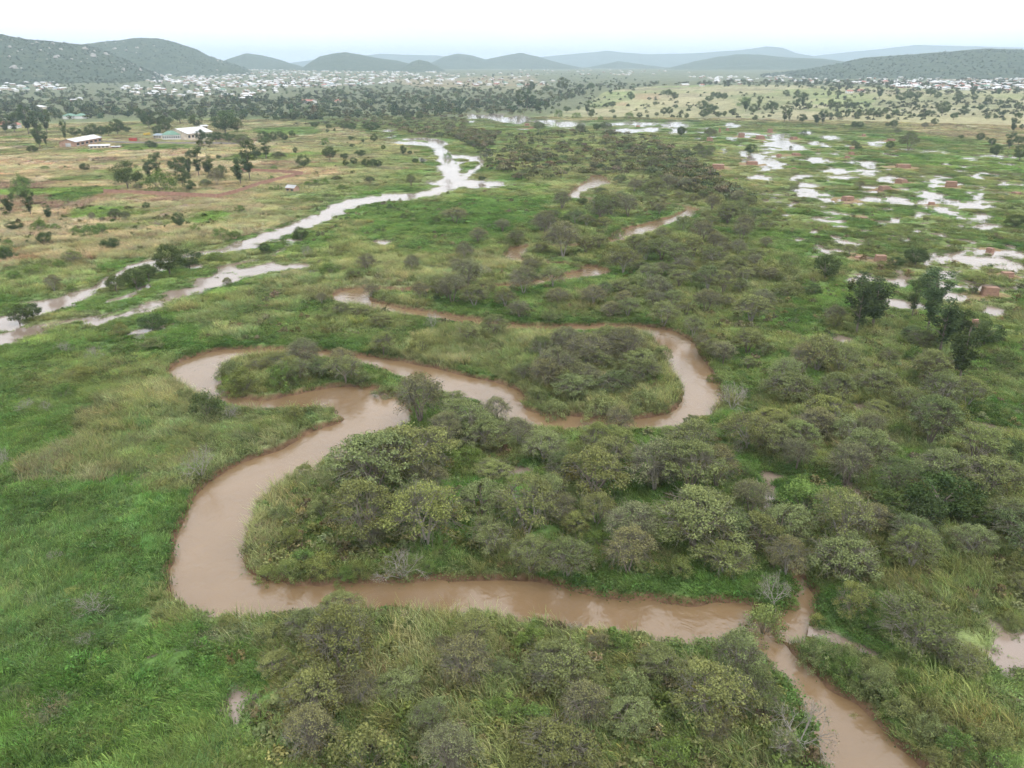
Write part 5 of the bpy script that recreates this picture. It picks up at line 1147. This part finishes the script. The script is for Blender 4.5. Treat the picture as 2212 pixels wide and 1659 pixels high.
# perimeter wall of the yard and brick wall of the compound, panel by panel
BRICKW = plain('brick_wall', (.42, .245, .185), .9, .25, .6)
def walls(name, pts, h, m, label, step=6.0, th=.25):
    root = bpy.data.objects.new(name, None); C.objects.link(root)
    P_ = [np.array(gp(*p)) for p in pts]; root.location = (*P_[0], float(broad(*P_[0]))); tag(root, label, 'wall')
    for a, b_ in zip(P_[:-1], P_[1:]):
        d = b_ - a; L = float(np.linalg.norm(d)); n = max(1, round(L / step)); s = L / n; rz = math.atan2(d[1], d[0])
        b = MB(); b.box(.15, s - .15, -th / 2, th / 2, -1, h); pm = b.mesh('wall_panel', m)
        b = MB(); b.box(-.15, .15, -th / 2 - .08, th / 2 + .08, -1, h + .2); qm = b.mesh('post', m)
        for k in range(n):
            p = a + d * k / n - P_[0]
            for nm, me in (('wall_panel', pm), ('post', qm)):
                o = link(nm, me, root, (float(p[0]), float(p[1]), 0)); o.rotation_euler = (0, 0, rz)
walls('perimeter_wall', [t00(830, 1232), t00(1100, 1242), t00(1440, 1248), t00(1850, 1246), t00(2210, 1262)], 1.8, GREY_WALL, 'long grey perimeter wall along the front of the shed yard')
walls('brick_wall', [(226, 420), (350, 425), (472, 431), (510, 421), (565, 402), (655, 380), (600, 376), (520, 372)], 2.6, BRICKW, 'red brick wall enclosing the tree-filled compound in the fields')
# ploughed plot with raised ridges
PLM = plain('ploughed_soil', (.26, .185, .145), .95, .3, .8)
pa, pb, pc, pd = (np.array(gp(*p)) for p in ((268, 481), (400, 443), (462, 445), (352, 487)))
v, f = [], []
nrid = 20
for k in range(nrid):
    u = (k + .5) / nrid; s0 = pa + (pd - pa) * u; s1 = pb + (pc - pb) * u; d = unit(s1 - s0); nrm = np.array([-d[1], d[0]]) * np.linalg.norm(pd - pa) / nrid * .36
    n0 = len(v); z0 = .22
    v += [(*(s0 - nrm), z0), (*(s1 - nrm), z0), (*s1, z0 + .45), (*s0, z0 + .45), (*(s0 + nrm), z0), (*(s1 + nrm), z0)]
    f += [(n0, n0 + 1, n0 + 2, n0 + 3), (n0 + 3, n0 + 2, n0 + 5, n0 + 4)]
struct('ploughed_field', mesh_np('ploughed_field', v, f, PLM), 'structure')

# ------------------------------------------------------------------ stacks of fired bricks among the flood pools
def brick_mat():
    m, t = mat('stacked_brick')
    p = NN(t, 'ShaderNodeBsdfPrincipled'); o = NN(t, 'ShaderNodeOutputMaterial'); t.links.new(p.outputs[0], o.inputs[0]); p.inputs['Roughness'].default_value = .95
    c = NN(t, 'ShaderNodeTexCoord'); n = NN(t, 'ShaderNodeTexNoise'); n.inputs['Scale'].default_value = 1.1; n.inputs['Detail'].default_value = 6
    r = NN(t, 'ShaderNodeValToRGB'); r.color_ramp.elements[0].position = .3; r.color_ramp.elements[1].position = .7
    r.color_ramp.elements[0].color = (.255, .155, .115, 1); r.color_ramp.elements[1].color = (.36, .215, .15, 1)
    t.links.new(c.outputs['Object'], n.inputs[0]); t.links.new(n.outputs[0], r.inputs[0]); t.links.new(r.outputs[0], p.inputs['Base Color'])
    return m
BRICK = brick_mat()
recs = []
for px, py, x, y, d, wz, hz in STK:
    recs.append(dict(x=float(x), y=float(y), px=px, py=py, w=wz / 4 * d / F_PX, h=max(.7, hz / 4 * d / F_PX * 1.1), c='low' if hz / wz < .27 else 'tall' if hz / wz > .6 else 'block-shaped', ph='among the flood pools'))
for c in {r['c'] for r in recs}: name_rows([r for r in recs if r['c'] == c], 8)
for r in recs:
    W_, h = r['w'] * .7, r['h'] * .82; Dp = W_ * float(g.uniform(.55, .8)); z = hgt1(r['x'], r['y'])
    root = bpy.data.objects.new('brick_stack', None); C.objects.link(root); root.location = (r['x'], r['y'] + Dp / 2, max(z, FLOOD_Z) - .15); root.rotation_euler = (0, 0, float(g.normal() * .3))
    tag(root, f"{r['c']} stack of red bricks {r['ph']}{r['where']}", 'brick stack', 'stacks of red bricks among the flood pools')
    b = MB(); n = max(3, int(h / .32)); lean = .05 * W_
    for k in range(n - 1):
        t_ = lean * k / n; j = .05 * (k % 2) + float(g.random() * .06)
        b.box(-W_ / 2 + t_ + j, W_ / 2 - t_ - j - (.14 * W_ if k > n * .6 and r['x'] % 3 < 1 else 0), -Dp / 2 + t_ * .6 + j, Dp / 2 - t_ * .6 - j, h * k / n, h * (k + 1) / n - .03)
    link('body', b.mesh('body', BRICK), root)
    b = MB(); t_ = lean; b.box(-W_ / 2 + t_, W_ / 2 - t_ - (.18 * W_ if r['x'] % 3 < 1 else 0), -Dp / 2 + t_ * .6, Dp / 2 - t_ * .6, h * (n - 1) / n, h)
    link('top_course', b.mesh('top_course', BRICK), root)
    b = MB()
    for k in range(4):
        x = float(g.uniform(-.6, .6)) * W_; y = -Dp / 2 - float(g.uniform(.1, .5)); s = float(g.uniform(.2, .5)); b.box(x - s, x + s, y - s * .6, y + s * .6, -.1, s * .6, 0, s * .2)
    rb = link('fallen_bricks', b.mesh('fallen_bricks', BRICK), root); rb['kind'] = 'stuff'

# ------------------------------------------------------------------ hazy air
b = MB(); E_ = 22000.0; zt = top_z + 25
p = [(-E_, -E_, -12), (E_, -E_, -12), (E_, E_, -12), (-E_, E_, -12), (-E_, -E_, zt), (E_, -E_, zt), (E_, E_, zt), (-E_, E_, zt)]
for q in ((0, 3, 2, 1), (4, 5, 6, 7), (0, 1, 5, 4), (1, 2, 6, 5), (2, 3, 7, 6), (3, 0, 4, 7)): b.f.append(q); b.m.append(0)
b.v = p
hm, t = mat('haze_air')
pv = NN(t, 'ShaderNodeVolumePrincipled'); pv.inputs['Density'].default_value = 1.12e-4; pv.inputs['Color'].default_value = (.70, .85, 1.0, 1); pv.inputs['Anisotropy'].default_value = .25
o = NN(t, 'ShaderNodeOutputMaterial'); t.links.new(pv.outputs[0], o.inputs['Volume'])
struct('haze', b.mesh('haze', hm), 'stuff', 'pale bluish haze over the whole valley')
